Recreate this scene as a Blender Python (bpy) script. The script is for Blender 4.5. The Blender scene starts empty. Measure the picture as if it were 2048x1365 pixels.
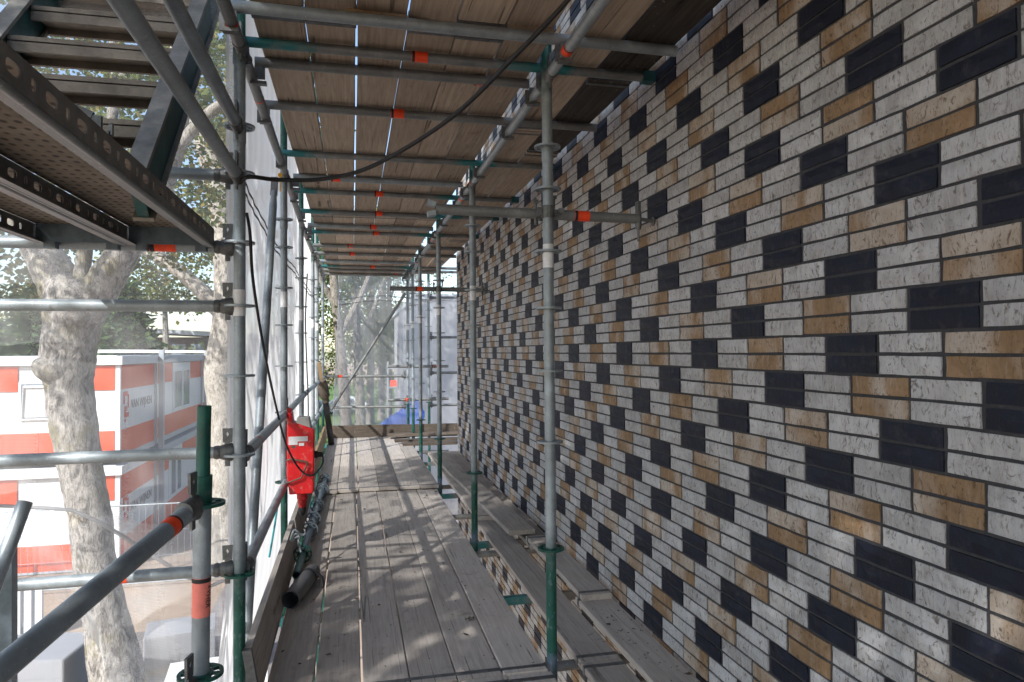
import bpy, math, random
from mathutils import Vector, Matrix, noise
random.seed(7)
SC = bpy.context.scene
COL = SC.collection
rad = math.radians
# ------------------------------------------------------------------ camera
cam_d = bpy.data.cameras.new('camera'); cam = bpy.data.objects.new('camera', cam_d); COL.objects.link(cam)
cam_d.sensor_width = 36.0; cam_d.lens = 36.0*1376.26/2048.0
cam_d.shift_y = -8.98/2048.0
cam_d.clip_start = 0.05; cam_d.clip_end = 2000
def cam_axes(yaw, pitch, roll):
    r = Vector((math.cos(yaw), -math.sin(yaw), 0)); f = Vector((math.sin(yaw), math.cos(yaw), 0)); u = Vector((0, 0, 1))
    f2 = f*math.cos(pitch)+u*math.sin(pitch); u2 = u*math.cos(pitch)-f*math.sin(pitch)
    return r*math.cos(roll)+u2*math.sin(roll), u2*math.cos(roll)-r*math.sin(roll), f2
CR, CU, CF = cam_axes(0.2281, 0.02125, -0.00803)
CAMZ = 1.42
cam.matrix_world = Matrix(((CR.x, CU.x, -CF.x, 0), (CR.y, CU.y, -CF.y, 0), (CR.z, CU.z, -CF.z, CAMZ), (0, 0, 0, 1)))
SC.camera = cam
# ------------------------------------------------------------------ light
SUN_EL = rad(36); SUN_DX, SUN_DY = 0.70, 0.714          # horizontal travel direction of the light
W = bpy.data.worlds.new('World'); SC.world = W; W.use_nodes = True
wn = W.node_tree.nodes; wl = W.node_tree.links
bg = wn['Background']; sky = wn.new('ShaderNodeTexSky'); sky.sky_type = 'NISHITA'; sky.sun_disc = False
sky.sun_elevation = SUN_EL
sky.sun_rotation = math.atan2(-SUN_DX, -SUN_DY)
sky.air_density = 1.0; sky.dust_density = 1.0; sky.ozone_density = 1.0
wl.new(sky.outputs[0], bg.inputs[0]); bg.inputs[1].default_value = 0.15
sun_d = bpy.data.lights.new('sun', 'SUN'); sun = bpy.data.objects.new('sun', sun_d); COL.objects.link(sun)
sun_d.energy = 4.0; sun_d.angle = rad(0.55); sun_d.color = (1.0, 0.965, 0.92)
hz = math.cos(SUN_EL)
sun.rotation_euler = Vector((SUN_DX*hz, SUN_DY*hz, -math.sin(SUN_EL))).to_track_quat('-Z', 'Y').to_euler()
VS = SC.view_settings
VS.view_transform = 'Standard'; VS.look = 'None'; VS.exposure = 1.08; VS.gamma = 1.0; VS.use_curve_mapping = False
SC.cycles.max_bounces = 6; SC.cycles.transparent_max_bounces = 20; SC.cycles.diffuse_bounces = 4
SC.cycles.use_denoising = True; SC.cycles.use_adaptive_sampling = True; SC.cycles.adaptive_threshold = .02
SC.cycles.caustics_reflective = False; SC.cycles.caustics_refractive = False
# ------------------------------------------------------------------ helpers
GROUND = -4.18
class MB:
    def __init__(s): s.v = []; s.f = []; s.m = []
    def add(s, vs, fs, mi=0):
        o = len(s.v); s.v += [tuple(p) for p in vs]; s.f += [tuple(i+o for i in f) for f in fs]; s.m += [mi]*len(fs); return s
    def box(s, x0, x1, y0, y1, z0, z1, mi=0):
        vs = [(x0,y0,z0),(x1,y0,z0),(x1,y1,z0),(x0,y1,z0),(x0,y0,z1),(x1,y0,z1),(x1,y1,z1),(x0,y1,z1)]
        return s.add(vs, [(0,3,2,1),(4,5,6,7),(0,1,5,4),(1,2,6,5),(2,3,7,6),(3,0,4,7)], mi)
    def bar(s, p0, p1, w, h, up=(0,0,1), mi=0):
        p0 = Vector(p0); p1 = Vector(p1); d = (p1-p0).normalized(); up = Vector(up)
        a = d.cross(up)
        if a.length < 1e-4: a = d.cross(Vector((1,0,0)))
        a.normalize(); b = a.cross(d).normalized(); a = a*w/2; b = b*h/2
        vs = [p0-a-b, p0+a-b, p0+a+b, p0-a+b, p1-a-b, p1+a-b, p1+a+b, p1-a+b]
        return s.add(vs, [(0,1,2,3),(7,6,5,4),(0,4,5,1),(1,5,6,2),(2,6,7,3),(3,7,4,0)], mi)
    def tube(s, p0, p1, r, seg=16, r1=None, bore=0.0, mi=0):
        return s.path([p0, p1], [r, r if r1 is None else r1], seg, bore, mi)
    def path(s, pts, rs, seg=16, bore=0.0, mi=0, cap=True):
        pts = [Vector(p) for p in pts]; n = len(pts)
        if not hasattr(rs, '__len__'): rs = [rs]*n
        o = len(s.v); prev = None
        for i, p in enumerate(pts):
            d = (pts[min(i+1, n-1)]-pts[max(i-1, 0)]).normalized()
            if prev is None:
                a = d.cross(Vector((0,0,1)))
                if a.length < .05: a = d.cross(Vector((1,0,0)))
                a.normalize()
            else:
                a = (prev-d*prev.dot(d)).normalized()
            prev = a; b = d.cross(a)
            for k in range(seg):
                t = 2*math.pi*k/seg; s.v.append(tuple(p+(a*math.cos(t)+b*math.sin(t))*rs[i]))
        for i in range(n-1):
            for k in range(seg):
                k2 = (k+1) % seg
                s.f.append((o+i*seg+k, o+i*seg+k2, o+(i+1)*seg+k2, o+(i+1)*seg+k)); s.m.append(mi)
        if cap:
            if bore > 0:      # open pipe ends: ring and a short inner wall
                for i, sg in ((0, 1), (n-1, -1)):
                    dd = (pts[1]-pts[0]).normalized() if i == 0 else (pts[-2]-pts[-1]).normalized()
                    q = len(s.v); c = pts[i]; ratio = bore/rs[i]
                    for k in range(seg):
                        s.v.append(tuple(c+(Vector(s.v[o+i*seg+k])-c)*ratio))
                    for k in range(seg):
                        s.v.append(tuple(Vector(s.v[q+k])+dd*bore*4))
                    for k in range(seg):
                        k2 = (k+1) % seg
                        A = (o+i*seg+k, q+k, q+k2, o+i*seg+k2); B = (q+k, q+seg+k, q+seg+k2, q+k2)
                        s.f += [A[::sg], B[::sg]]; s.m += [mi, mi]
                    s.f.append(tuple(q+seg+k for k in range(seg))); s.m.append(mi)
            else:
                s.f.append(tuple(o+k for k in range(seg))[::-1]); s.m.append(mi)
                s.f.append(tuple(o+(n-1)*seg+k for k in range(seg))); s.m.append(mi)
        return s
    def lathe(s, c, axis, prof, seg=20, mi=0):      # prof: (distance along axis, radius)
        c = Vector(c); ax = Vector(axis).normalized()
        pts = [c+ax*t for t, r in prof]
        a = ax.cross(Vector((0,0,1)))
        if a.length < .05: a = ax.cross(Vector((1,0,0)))
        a.normalize(); b = ax.cross(a); o = len(s.v); n = len(prof)
        for (t, r), p in zip(prof, pts):
            for k in range(seg):
                w = 2*math.pi*k/seg; s.v.append(tuple(p+(a*math.cos(w)+b*math.sin(w))*r))
        for i in range(n-1):
            for k in range(seg):
                k2 = (k+1) % seg
                s.f.append((o+i*seg+k, o+i*seg+k2, o+(i+1)*seg+k2, o+(i+1)*seg+k)); s.m.append(mi)
        s.f.append(tuple(o+k for k in range(seg))[::-1]); s.m.append(mi)
        s.f.append(tuple(o+(n-1)*seg+k for k in range(seg))); s.m.append(mi)
        return s
    def mesh(s, name, mats, off=(0,0,0), smooth=False):
        me = bpy.data.meshes.new(name); off = Vector(off)
        me.from_pydata([tuple(Vector(p)-off) for p in s.v], [], s.f)
        for m in (mats if isinstance(mats, (list, tuple)) else [mats]): me.materials.append(m)
        if any(s.m): me.polygons.foreach_set('material_index', s.m)
        if smooth:
            me.polygons.foreach_set('use_smooth', [True]*len(me.polygons))
            try: me.set_sharp_from_angle(angle=rad(40))
            except Exception: pass
        me.update(); return me
def wloc(o):
    v = Vector((0,0,0))
    while o is not None: v += o.location; o = o.parent
    return v
def put(name, me, parent=None, loc=(0,0,0), rot=None):
    o = bpy.data.objects.new(name, me); COL.objects.link(o); o.parent = parent; o.location = loc
    if rot: o.rotation_euler = rot
    return o
def part(name, mb, mats, parent, smooth=False):      # mesh given in world space; parents are never rotated here
    return put(name, mb.mesh(name, mats, wloc(parent), smooth), parent)
def tag(o, label, cat, group=None, kind=None):
    if label: o['label'] = label
    if cat: o['category'] = cat
    if group: o['group'] = group
    if kind: o['kind'] = kind
    return o
def thing(name, label, cat, loc=(0,0,0), group=None):
    o = bpy.data.objects.new(name, None); COL.objects.link(o); o.location = loc; o.empty_display_size = .1
    return tag(o, label, cat, group)
def solo(name, mb, mats, label, cat, group=None, loc=None, smooth=False):
    if loc is None: loc = mb.v[0]
    o = put(name, mb.mesh(name, mats, loc, smooth), None, loc); return tag(o, label, cat, group)
ORD = ['first','second','third','fourth','fifth','sixth','seventh','eighth','ninth','tenth','eleventh','twelfth','thirteenth','fourteenth','fifteenth','sixteenth','seventeenth','eighteenth']
# ------------------------------------------------------------------ materials
class NT:
    def __init__(s, name):
        s.mat = bpy.data.materials.new(name); s.mat.use_nodes = True; s.nt = s.mat.node_tree; s.n = s.nt.nodes; s.l = s.nt.links
        s.b = s.n['Principled BSDF']; s.out = s.n['Material Output']
    def node(s, t, **kw):
        n = s.n.new(t)
        for k, v in kw.items(): setattr(n, k, v)
        return n
    def set(s, sock, v):
        if isinstance(v, bpy.types.NodeSocket): s.l.new(v, sock)
        else: sock.default_value = v
    def pos(s): return s.node('ShaderNodeNewGeometry').outputs['Position']
    def obj(s): return s.node('ShaderNodeTexCoord').outputs['Object']
    def vmul(s, v, sc):
        n = s.node('ShaderNodeVectorMath', operation='MULTIPLY'); s.set(n.inputs[0], v); n.inputs[1].default_value = sc; return n.outputs[0]
    def vadd(s, v, w):
        n = s.node('ShaderNodeVectorMath', operation='ADD'); s.set(n.inputs[0], v); s.set(n.inputs[1], w); return n.outputs[0]
    def math(s, op, a, b=0.0, clamp=False):
        n = s.node('ShaderNodeMath', operation=op); n.use_clamp = clamp; s.set(n.inputs[0], a); s.set(n.inputs[1], b); return n.outputs[0]
    def noise(s, v, scale, detail=4, rough=.6, dist=0.0):
        n = s.node('ShaderNodeTexNoise'); s.l.new(v, n.inputs['Vector']); n.inputs['Scale'].default_value = scale
        n.inputs['Detail'].default_value = detail; n.inputs['Roughness'].default_value = rough; n.inputs['Distortion'].default_value = dist
        return n.outputs['Fac']
    def ramp(s, f, stops):
        n = s.node('ShaderNodeValToRGB'); s.l.new(f, n.inputs[0]); e = n.color_ramp.elements
        while len(e) < len(stops): e.new(.5)
        for i, (p, c) in enumerate(stops):
            e[i].position = p; e[i].color = (c if hasattr(c, '__len__') else (c, c, c))[:3] + (1,) if hasattr(c, '__len__') else (c, c, c, 1)
        return n.outputs[0]
    def mix(s, f, a, b):
        n = s.node('ShaderNodeMix', data_type='RGBA'); s.set(n.inputs[0], f)
        for i, v in ((6, a), (7, b)):
            if isinstance(v, bpy.types.NodeSocket): s.l.new(v, n.inputs[i])
            else: n.inputs[i].default_value = tuple(v)[:3]+(1,)
        return n.outputs[2]
    def bump(s, h, strength=.3, dist=.01):
        n = s.node('ShaderNodeBump'); s.l.new(h, n.inputs['Height']); n.inputs['Strength'].default_value = strength; n.inputs['Distance'].default_value = dist
        s.l.new(n.outputs[0], s.b.inputs['Normal'])
    def rnd(s):                                     # one random number for each brick / plank / leaf
        a = s.node('ShaderNodeObjectInfo').outputs['Random']; g = s.node('ShaderNodeNewGeometry').outputs['Random Per Island']
        return s.math('FRACT', s.math('ADD', a, g))
    def fin(s, col, rough=.6, metal=0.0, spec=.4):
        s.set(s.b.inputs['Base Color'], col if isinstance(col, bpy.types.NodeSocket) else tuple(col)[:3]+(1,))
        s.set(s.b.inputs['Roughness'], rough); s.set(s.b.inputs['Metallic'], metal); s.b.inputs['Specular IOR Level'].default_value = spec
        return s.mat
def plain(name, c, rough=.6, metal=0, var=.15, scale=8, bump=0.0, dirt=None):
    t = NT(name); p = t.obj(); f = t.noise(p, scale, 5, .65)
    lo = tuple(x*(1-var) for x in c); hi = tuple(min(1, x*(1+var)) for x in c)
    col = t.ramp(f, [(.3, lo), (.7, hi)])
    if dirt:
        col = t.mix(t.ramp(t.noise(p, scale*3.1, 6, .7), [(.55, 0.0), (.72, .7)]), col, dirt)
    if bump: t.bump(t.noise(p, scale*4, 5, .7), bump, .004)
    return t.fin(col, rough, metal)
def steel(name, green=None, base=(.27, .31, .335)):
    t = NT(name); p = t.pos()
    f = t.noise(p, 9, 5, .65); g = t.noise(t.vmul(p, (1, 1, .35)), 60, 4, .6)
    col = t.ramp(f, [(.3, tuple(x*.72 for x in base)), (.55, base), (.78, tuple(x*1.45 for x in base))])
    col = t.mix(t.ramp(g, [(.62, 0.0), (.75, .55)]), col, (.16, .15, .13))
    col = t.mix(t.ramp(t.noise(p, 26, 6, .75), [(.62, 0.0), (.72, .5)]), col, (.46, .47, .47))
    col = t.mix(t.ramp(t.noise(t.vmul(p, (1, 1, .6)), 17, 5, .7), [(.62, 0.0), (.72, .6)]), col, (.15, .11, .075))
    col = t.mix(t.ramp(t.noise(p, 130, 3, .5), [(.67, 0.0), (.72, .6)]), col, (.58, .58, .57))   # plaster specks
    metal = .3
    if green:
        z = t.node('ShaderNodeSeparateXYZ'); t.l.new(p, z.inputs[0])
        zz = t.math('ADD', z.outputs[2], t.math('MULTIPLY', t.math('SUBTRACT', t.noise(p, 6, 4, .7), .5), .35))
        lo = t.ramp(t.math('DIVIDE', t.math('ADD', zz, 4.2), 8.0), [(.0, 1.0), ((4.2+green[0])/8, 1.0), ((4.2+green[1])/8, 0.0), ((4.2+green[2])/8, 0.0), ((4.2+green[2]+.12)/8, 1.0)])
        paint = t.mix(t.ramp(f, [(.35, 0.0), (.7, 1.0)]), (.004, .048, .036), (.012, .10, .075))
        chip = t.math('MULTIPLY', lo, t.ramp(g, [(.58, 1.0), (.72, .35)]))
        col = t.mix(chip, col, paint)
        mm = t.math('SUBTRACT', .3, t.math('MULTIPLY', lo, .28)); metal = mm
        blue = t.ramp(t.math('DIVIDE', t.math('ADD', zz, 4.2), 8.0), [(.0, 0.0), (4.14/8, 0.0), (4.17/8, .5), (4.24/8, .5), (4.27/8, 0.0)])
        col = t.mix(blue, col, (.16, .18, .30))
    t.bump(g, .12, .002)
    return t.fin(col, t.ramp(f, [(.3, .36), (.7, .55)]), metal)
def teal_ended(name):                               # galvanised transom whose painted ends wear off
    t = NT(name); p = t.pos(); f = t.noise(p, 9, 5, .65); x = t.node('ShaderNodeSeparateXYZ'); t.l.new(p, x.inputs[0])
    col = t.ramp(f, [(.3, (.14, .15, .15)), (.55, (.21, .22, .22)), (.78, (.31, .32, .31))])
    d = t.math('ABSOLUTE', t.math('SUBTRACT', t.math('ADD', x.outputs[0], t.math('MULTIPLY', t.math('SUBTRACT', f, .5), .5)), .25))
    k = t.ramp(d, [(.42, 0.0), (.56, .9), (.72, .9), (.80, 0.0)])
    col = t.mix(k, col, (.012, .17, .18))
    return t.fin(col, .5, t.math('SUBTRACT', .5, t.math('MULTIPLY', k, .45)))
def wood(name, a, b, c, stain=(.05, .035, .02), axis='Y', knot=True):
    t = NT(name); p = t.pos(); r = t.rnd()
    off = t.node('ShaderNodeCombineXYZ'); t.l.new(t.math('MULTIPLY', r, 37.0), off.inputs[0]); t.l.new(t.math('MULTIPLY', r, 11.0), off.inputs[1]); t.l.new(t.math('MULTIPLY', r, 5.0), off.inputs[2])
    q = t.vadd(p, off.outputs[0])
    st = {'Y': (1, .045, 1), 'X': (.045, 1, 1)}[axis]
    g = t.noise(t.vmul(q, st), 70, 6, .65, .6); big = t.noise(q, 2.2, 5, .65); pat = t.noise(q, 7, 5, .7, .8)
    col = t.ramp(g, [(.28, a), (.5, b), (.75, c)])
    shade = t.ramp(t.math('ADD', t.math('MULTIPLY', r, .75), t.math('MULTIPLY', big, .5)), [(.2, .66), (1.0, 1.22)])
    m = t.node('ShaderNodeMix', data_type='RGBA', blend_type='MULTIPLY'); m.inputs[0].default_value = 1; t.l.new(col, m.inputs[6]); t.l.new(shade, m.inputs[7]); col = m.outputs[2]
    col = t.mix(t.ramp(pat, [(.60, 0.0), (.78, .5)]), col, stain)
    col = t.mix(t.ramp(t.noise(q, 28, 3, .6), [(.70, 0.0), (.76, .8)]), col, tuple(x*.45 for x in a))
    col = t.mix(t.ramp(t.noise(q, 45, 3, .5), [(.71, 0.0), (.745, .6)]), col, (.45, .43, .40))
    lines = t.math('ABSOLUTE', t.math('SUBTRACT', t.noise(t.vmul(q, tuple(.3*k if k < 1 else k for k in st)), 9, 2, .4), .5))
    ck = t.math('MULTIPLY', t.ramp(lines, [(0.0, .85), (.011, 0.0)]), t.ramp(t.noise(q, 3.1, 3, .5), [(.50, 0.0), (.58, 1.0)]))
    col = t.mix(ck, col, tuple(x*.22 for x in a))
    t.bump(t.math('SUBTRACT', g, ck), .4, .004)
    return t.fin(col, .85, 0, .2)
M = {}
M['steel'] = steel('galvanised steel')
M['steel_dark'] = steel('dull galvanised steel', base=(.19, .20, .20))
M['standard'] = steel('galvanised standard with green paint', green=(.44, .60, 2.60))
M['teal'] = teal_ended('worn teal transom')
M['cast'] = plain('dark cast steel', (.13, .135, .135), .55, .5, .4, 25, .2)
M['green_paint'] = plain('green paint', (.008, .075, .055), .45, .1, .4, 12, .1, (.10, .11, .10))
M['teal_paint'] = plain('dark teal paint', (.012, .07, .075), .5, .1, .35, 10, .1, (.12, .11, .09))
M['wood'] = wood('weathered grey plank', (.345, .312, .278), (.445, .405, .365), (.53, .49, .448))
M['wood_under'] = wood('brown plank underside', (.285, .222, .168), (.39, .312, .243), (.50, .41, .33), (.075, .042, .024))
M['wood_x'] = wood('cross plank', (.075, .06, .047), (.12, .097, .078), (.175, .142, .112), axis='X')
M['wood_new'] = wood('yellow brown board', (.24, .16, .09), (.33, .23, .13), (.42, .31, .19))
M['board_dark'] = wood('dark formwork board', (.035, .03, .026), (.06, .052, .045), (.10, .088, .075), (.15, .12, .09))
M['strap'] = plain('galvanised strap', (.11, .115, .12), .5, .5, .4, 30, .2)
def brick_mat(name, kind):
    t = NT(name); p = t.pos(); r = t.rnd()
    off = t.node('ShaderNodeCombineXYZ')
    for i, k in enumerate((13.0, 29.0, 7.0)): t.l.new(t.math('MULTIPLY', r, k), off.inputs[i])
    q = t.vadd(p, off.outputs[0])
    crack = t.noise(t.vmul(q, (1, 1.0, .55)), 38, 5, .72, 2.2); fine = t.noise(t.vmul(q, (1, 1, .3)), 150, 4, .7); big = t.noise(q, 9, 4, .6, .5)
    cm = t.ramp(crack, [(.36, 1.0), (.45, 0.0)]); fm = t.ramp(fine, [(.54, 0.0), (.68, .65)])
    drag = t.noise(t.vmul(q, (1, 1, .12)), 60, 3, .6)
    if kind == 'white':
        col = t.ramp(big, [(.3, (.285, .282, .282)), (.55, (.395, .402, .415)), (.75, (.475, .487, .51))])
        col = t.mix(t.ramp(drag, [(.48, 0.0), (.66, .5)]), col, (.50, .495, .485))
        tone = t.ramp(r, [(0.0, .84), (1.0, 1.08)])
        mm = t.node('ShaderNodeMix', data_type='RGBA', blend_type='MULTIPLY'); mm.inputs[0].default_value = 1; t.l.new(col, mm.inputs[6]); t.l.new(tone, mm.inputs[7]); col = mm.outputs[2]
        col = t.mix(fm, col, (.20, .17, .145)); col = t.mix(t.math('MULTIPLY', cm, .8), col, (.09, .075, .065))
        t.bump(t.math('ADD', crack, t.math('MULTIPLY', fine, .5)), .55, .005); rough = .8
    elif kind == 'tan':
        half = t.noise(t.vmul(q, (1, 1.0, .35)), 5.5, 3, .5, .3)
        tan = t.ramp(big, [(.3, (.178, .112, .060)), (.55, (.245, .160, .090)), (.75, (.305, .212, .132))])
        col = t.mix(t.ramp(half, [(.44, 0.0), (.58, .85)]), tan, t.ramp(big, [(.3, (.33, .285, .235)), (.7, (.45, .42, .385))]))
        col = t.mix(t.ramp(drag, [(.55, 0.0), (.72, .35)]), col, (.42, .37, .33))
        col = t.mix(t.math('MULTIPLY', cm, .8), col, (.07, .045, .025)); col = t.mix(fm, col, (.15, .09, .045))
        t.bump(t.math('ADD', crack, t.math('MULTIPLY', fine, .5)), .55, .005); rough = .8
    else:
        col = t.ramp(big, [(.3, (.006, .0075, .014)), (.6, (.011, .014, .027)), (.8, (.02, .024, .042))])
        col = t.mix(t.ramp(fine, [(.66, 0.0), (.8, .5)]), col, (.035, .036, .042))
        col = t.mix(t.ramp(t.noise(q, 22, 5, .7), [(.54, 0.0), (.72, .6)]), col, (.045, .047, .056)); t.bump(t.math('ADD', drag, crack), .4, .004); rough = t.ramp(big, [(.3, .5), (.7, .7)])
    return t.fin(col, rough, 0, .35 if kind != 'dark' else .22)
M['b_white'] = brick_mat('whitewashed brick', 'white'); M['b_tan'] = brick_mat('tan brick', 'tan'); M['b_dark'] = brick_mat('blue black brick', 'dark')
M['mortar'] = plain('dark grey mortar', (.042, .043, .048), .95, 0, .25, 60, .3)
M['orange'] = plain('orange sticker', (.86, .068, .014), .5, 0, .12, 40)
M['pink'] = plain('faded orange sticker', (.80, .22, .17), .55, 0, .12, 40)
M['ink'] = plain('black print', (.02, .018, .018), .6)
M['label'] = plain('white label', (.70, .71, .72), .5, 0, .1, 60)
M['red'] = plain('red plastic', (.62, .012, .016), .38, 0, .12, 9, .05, (.55, .30, .25))
M['red2'] = plain('dark red plastic', (.40, .01, .012), .45, 0, .15, 9)
M['greyplastic'] = plain('grey plastic', (.28, .28, .27), .5, 0, .15)
M['black'] = plain('black rubber', (.014, .014, .016), .55, 0, .3, 20)
M['pipe'] = plain('dark grey pipe', (.10, .10, .10), .5, 0, .2, 15, .05, (.14, .13, .12))
M['bluegrey'] = plain('blue grey coated steel', (.13, .17, .20), .5, .35, .3, 14, .1)
M['yellow'] = plain('yellow plastic', (.70, .36, .02), .5)
M['frame_brown'] = plain('wire frame', (.11, .09, .065), .6, .3)
M['cyan'] = plain('turquoise rod', (.02, .33, .36), .5)
def net_mat(name, trans, c=(.78, .79, .80), weave=True, sc=1.0):
    t = NT(name); p = t.pos()
    d = t.node('ShaderNodeBsdfDiffuse'); d.inputs[0].default_value = c+(1,)
    tl = t.node('ShaderNodeBsdfTranslucent'); tl.inputs[0].default_value = c+(1,)
    tr = t.node('ShaderNodeBsdfTransparent')
    m1 = t.node('ShaderNodeMixShader'); m1.inputs[0].default_value = .62; t.l.new(d.outputs[0], m1.inputs[1]); t.l.new(tl.outputs[0], m1.inputs[2])
    f = t.noise(t.vmul(p, (2.6, 2.6, .22)), 1.3*sc, 5, .68)
    dens = t.ramp(f, [(.3, trans-.055), (.7, trans+.055)])
    z = t.node('ShaderNodeSeparateXYZ'); t.l.new(p, z.inputs[0])
    w = t.math('SINE', t.math('MULTIPLY', t.math('ADD', z.outputs[2], t.math('MULTIPLY', f, .03)), 420.0))
    k = t.math('ADD', dens, t.math('MULTIPLY', w, .006 if weave else 0.0))
    lw = t.node('ShaderNodeNewGeometry')                     # threads close up when the cloth is seen edge-on
    dt = t.node('ShaderNodeVectorMath', operation='DOT_PRODUCT'); t.l.new(lw.outputs['True Normal'], dt.inputs[0]); t.l.new(lw.outputs['Incoming'], dt.inputs[1])
    cosv = t.math('MAXIMUM', t.math('ABSOLUTE', dt.outputs['Value']), .05)
    op = t.math('POWER', k, t.math('DIVIDE', 1.0, cosv), True)
    mx = t.node('ShaderNodeMixShader'); t.l.new(op, mx.inputs[0]); t.l.new(m1.outputs[0], mx.inputs[1]); t.l.new(tr.outputs[0], mx.inputs[2])
    t.l.new(mx.outputs[0], t.out.inputs['Surface']); return t.mat
M['net'] = net_mat('white debris netting', .75, (.76, .77, .78))
M['net_end'] = net_mat('grey white end netting', .64, (.66, .67, .68), sc=3)
M['net2'] = net_mat('denser white sheeting', .42, (.56, .57, .59))
M['netband'] = plain('dark net eyelet band', (.10, .10, .11), .8)
M['foil'] = plain('white wrapped goods', (.36, .375, .40), .35, 0, .1, 3)
def bark_mat(name, lo, mid, hi, moss=None):
    t = NT(name); p = t.pos()
    a = t.noise(t.vmul(p, (1, 1, .45)), 9, 6, .7, 1.2); b = t.noise(t.vmul(p, (1, 1, .3)), 45, 5, .7, .6); c = t.noise(p, 2.0, 4, .6)
    col = t.ramp(a, [(.38, lo), (.47, mid), (.60, hi)])
    col = t.mix(t.ramp(b, [(.52, 0.0), (.68, .75)]), col, tuple(x*.35 for x in lo))
    if moss: col = t.mix(t.ramp(c, [(.52, 0.0), (.66, .7)]), col, moss)
    t.bump(t.math('ADD', b, a), .8, .03)
    return t.fin(col, .9, 0, .2)
M['bark'] = bark_mat('grey plane bark', (.12, .112, .102), (.26, .245, .225), (.42, .40, .37), (.17, .15, .07))
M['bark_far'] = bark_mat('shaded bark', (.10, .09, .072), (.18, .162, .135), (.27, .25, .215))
M['bark_pale'] = bark_mat('pale bark', (.22, .20, .17), (.38, .35, .30), (.50, .47, .42))
def leaf_mat(name, c1, c2, c3):
    t = NT(name); r = t.rnd(); col = t.ramp(r, [(0.0, c1), (.6, c2), (1.0, c3)])
    t.fin(col, .55, 0, .35)
    tl = t.node('ShaderNodeBsdfTranslucent'); t.l.new(col, tl.inputs[0]); mx = t.node('ShaderNodeMixShader'); mx.inputs[0].default_value = .4
    t.l.new(t.b.outputs[0], mx.inputs[1]); t.l.new(tl.outputs[0], mx.inputs[2]); t.l.new(mx.outputs[0], t.out.inputs['Surface']); return t.mat
M['leaf'] = leaf_mat('yellow green leaves', (.05, .085, .02), (.13, .17, .04), (.30, .24, .06))
M['needle'] = leaf_mat('blue green needles', (.022, .055, .02), (.055, .11, .035), (.12, .18, .055))
M['c_white'] = plain('white container panel', (.64, .65, .66), .45, 0, .05, 2)
M['c_red'] = plain('orange red container panel', (.62, .078, .028), .45, 0, .06, 2)
M['c_grey'] = plain('grey container frame', (.36, .39, .43), .5, 0, .08, 3)
M['glass'] = plain('window glass', (.20, .24, .28), .08, 0, .3, 1.2)
M['logo_red'] = plain('logo red', (.55, .04, .03), .5); M['logo_grey'] = plain('logo grey', (.16, .17, .18), .5)
def ground_mat():
    t = NT('sandy paving'); p = t.pos(); a = t.noise(p, .35, 5, .6, .4); b = t.noise(p, 9, 6, .7)
    col = t.ramp(a, [(.35, (.27, .205, .15)), (.55, (.36, .285, .22)), (.72, (.30, .27, .24))])
    col = t.mix(t.ramp(b, [(.5, 0.0), (.75, .5)]), col, (.16, .12, .085)); t.bump(b, .4, .02); return t.fin(col, .95, 0, .2)
M['ground'] = ground_mat()
M['asphalt'] = plain('grey clinker road', (.17, .155, .15), .9, 0, .2, 3, .3)
M['grass'] = plain('mown grass', (.085, .15, .03), .95, 0, .35, 6, .5)
M['tarp'] = plain('blue tarpaulin', (.035, .12, .50), .45, 0, .25, 4, .1)
M['conc'] = plain('grey cladding', (.30, .30, .31), .8, 0, .12, 2)
M['brown_clad'] = plain('brown cladding', (.10, .075, .07), .7, 0, .2, 2)
M['carwhite'] = plain('white car paint', (.70, .71, .72), .25, 0, .03, 2)
M['tyre'] = plain('tyre rubber', (.02, .02, .02), .8)
# ------------------------------------------------------------------ ground
g = MB(); n = 24; S = 260
for i in range(n+1):
    for j in range(n+1):
        g.v.append((-S+2*S*i/n, -S+2*S*j/n+60, GROUND))
for i in range(n):
    for j in range(n):
        g.f.append((i*(n+1)+j, (i+1)*(n+1)+j, (i+1)*(n+1)+j+1, i*(n+1)+j+1)); g.m.append(0)
o = put('ground', g.mesh('ground', M['ground'])); tag(o, 'sandy pale ground of the building site', 'ground', kind='structure')
r = MB(); r.add([(-3.6,9.2,GROUND+.006),(-.8,9.2,GROUND+.006),(-.8,60,GROUND+.006),(-3.2,60,GROUND+.006),(-3.0,15.4,GROUND+.006),(-9,15.0,GROUND+.006),(-9,13.2,GROUND+.006),(-4.2,13.4,GROUND+.006)], [(0,1,2,3,4,5,6,7)])
o = put('road', r.mesh('road', M['asphalt'])); tag(o, 'grey clinker access road beside the pale sand', 'road', kind='structure')
r = MB(); r.add([(-9,34,GROUND+.012),(9,34,GROUND+.012),(16,120,GROUND+.012),(-16,120,GROUND+.012)], [(0,1,2,3)])
o = put('grass', r.mesh('grass', M['grass'])); tag(o, 'green lawn under the far row of trees', 'lawn', kind='structure')
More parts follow.
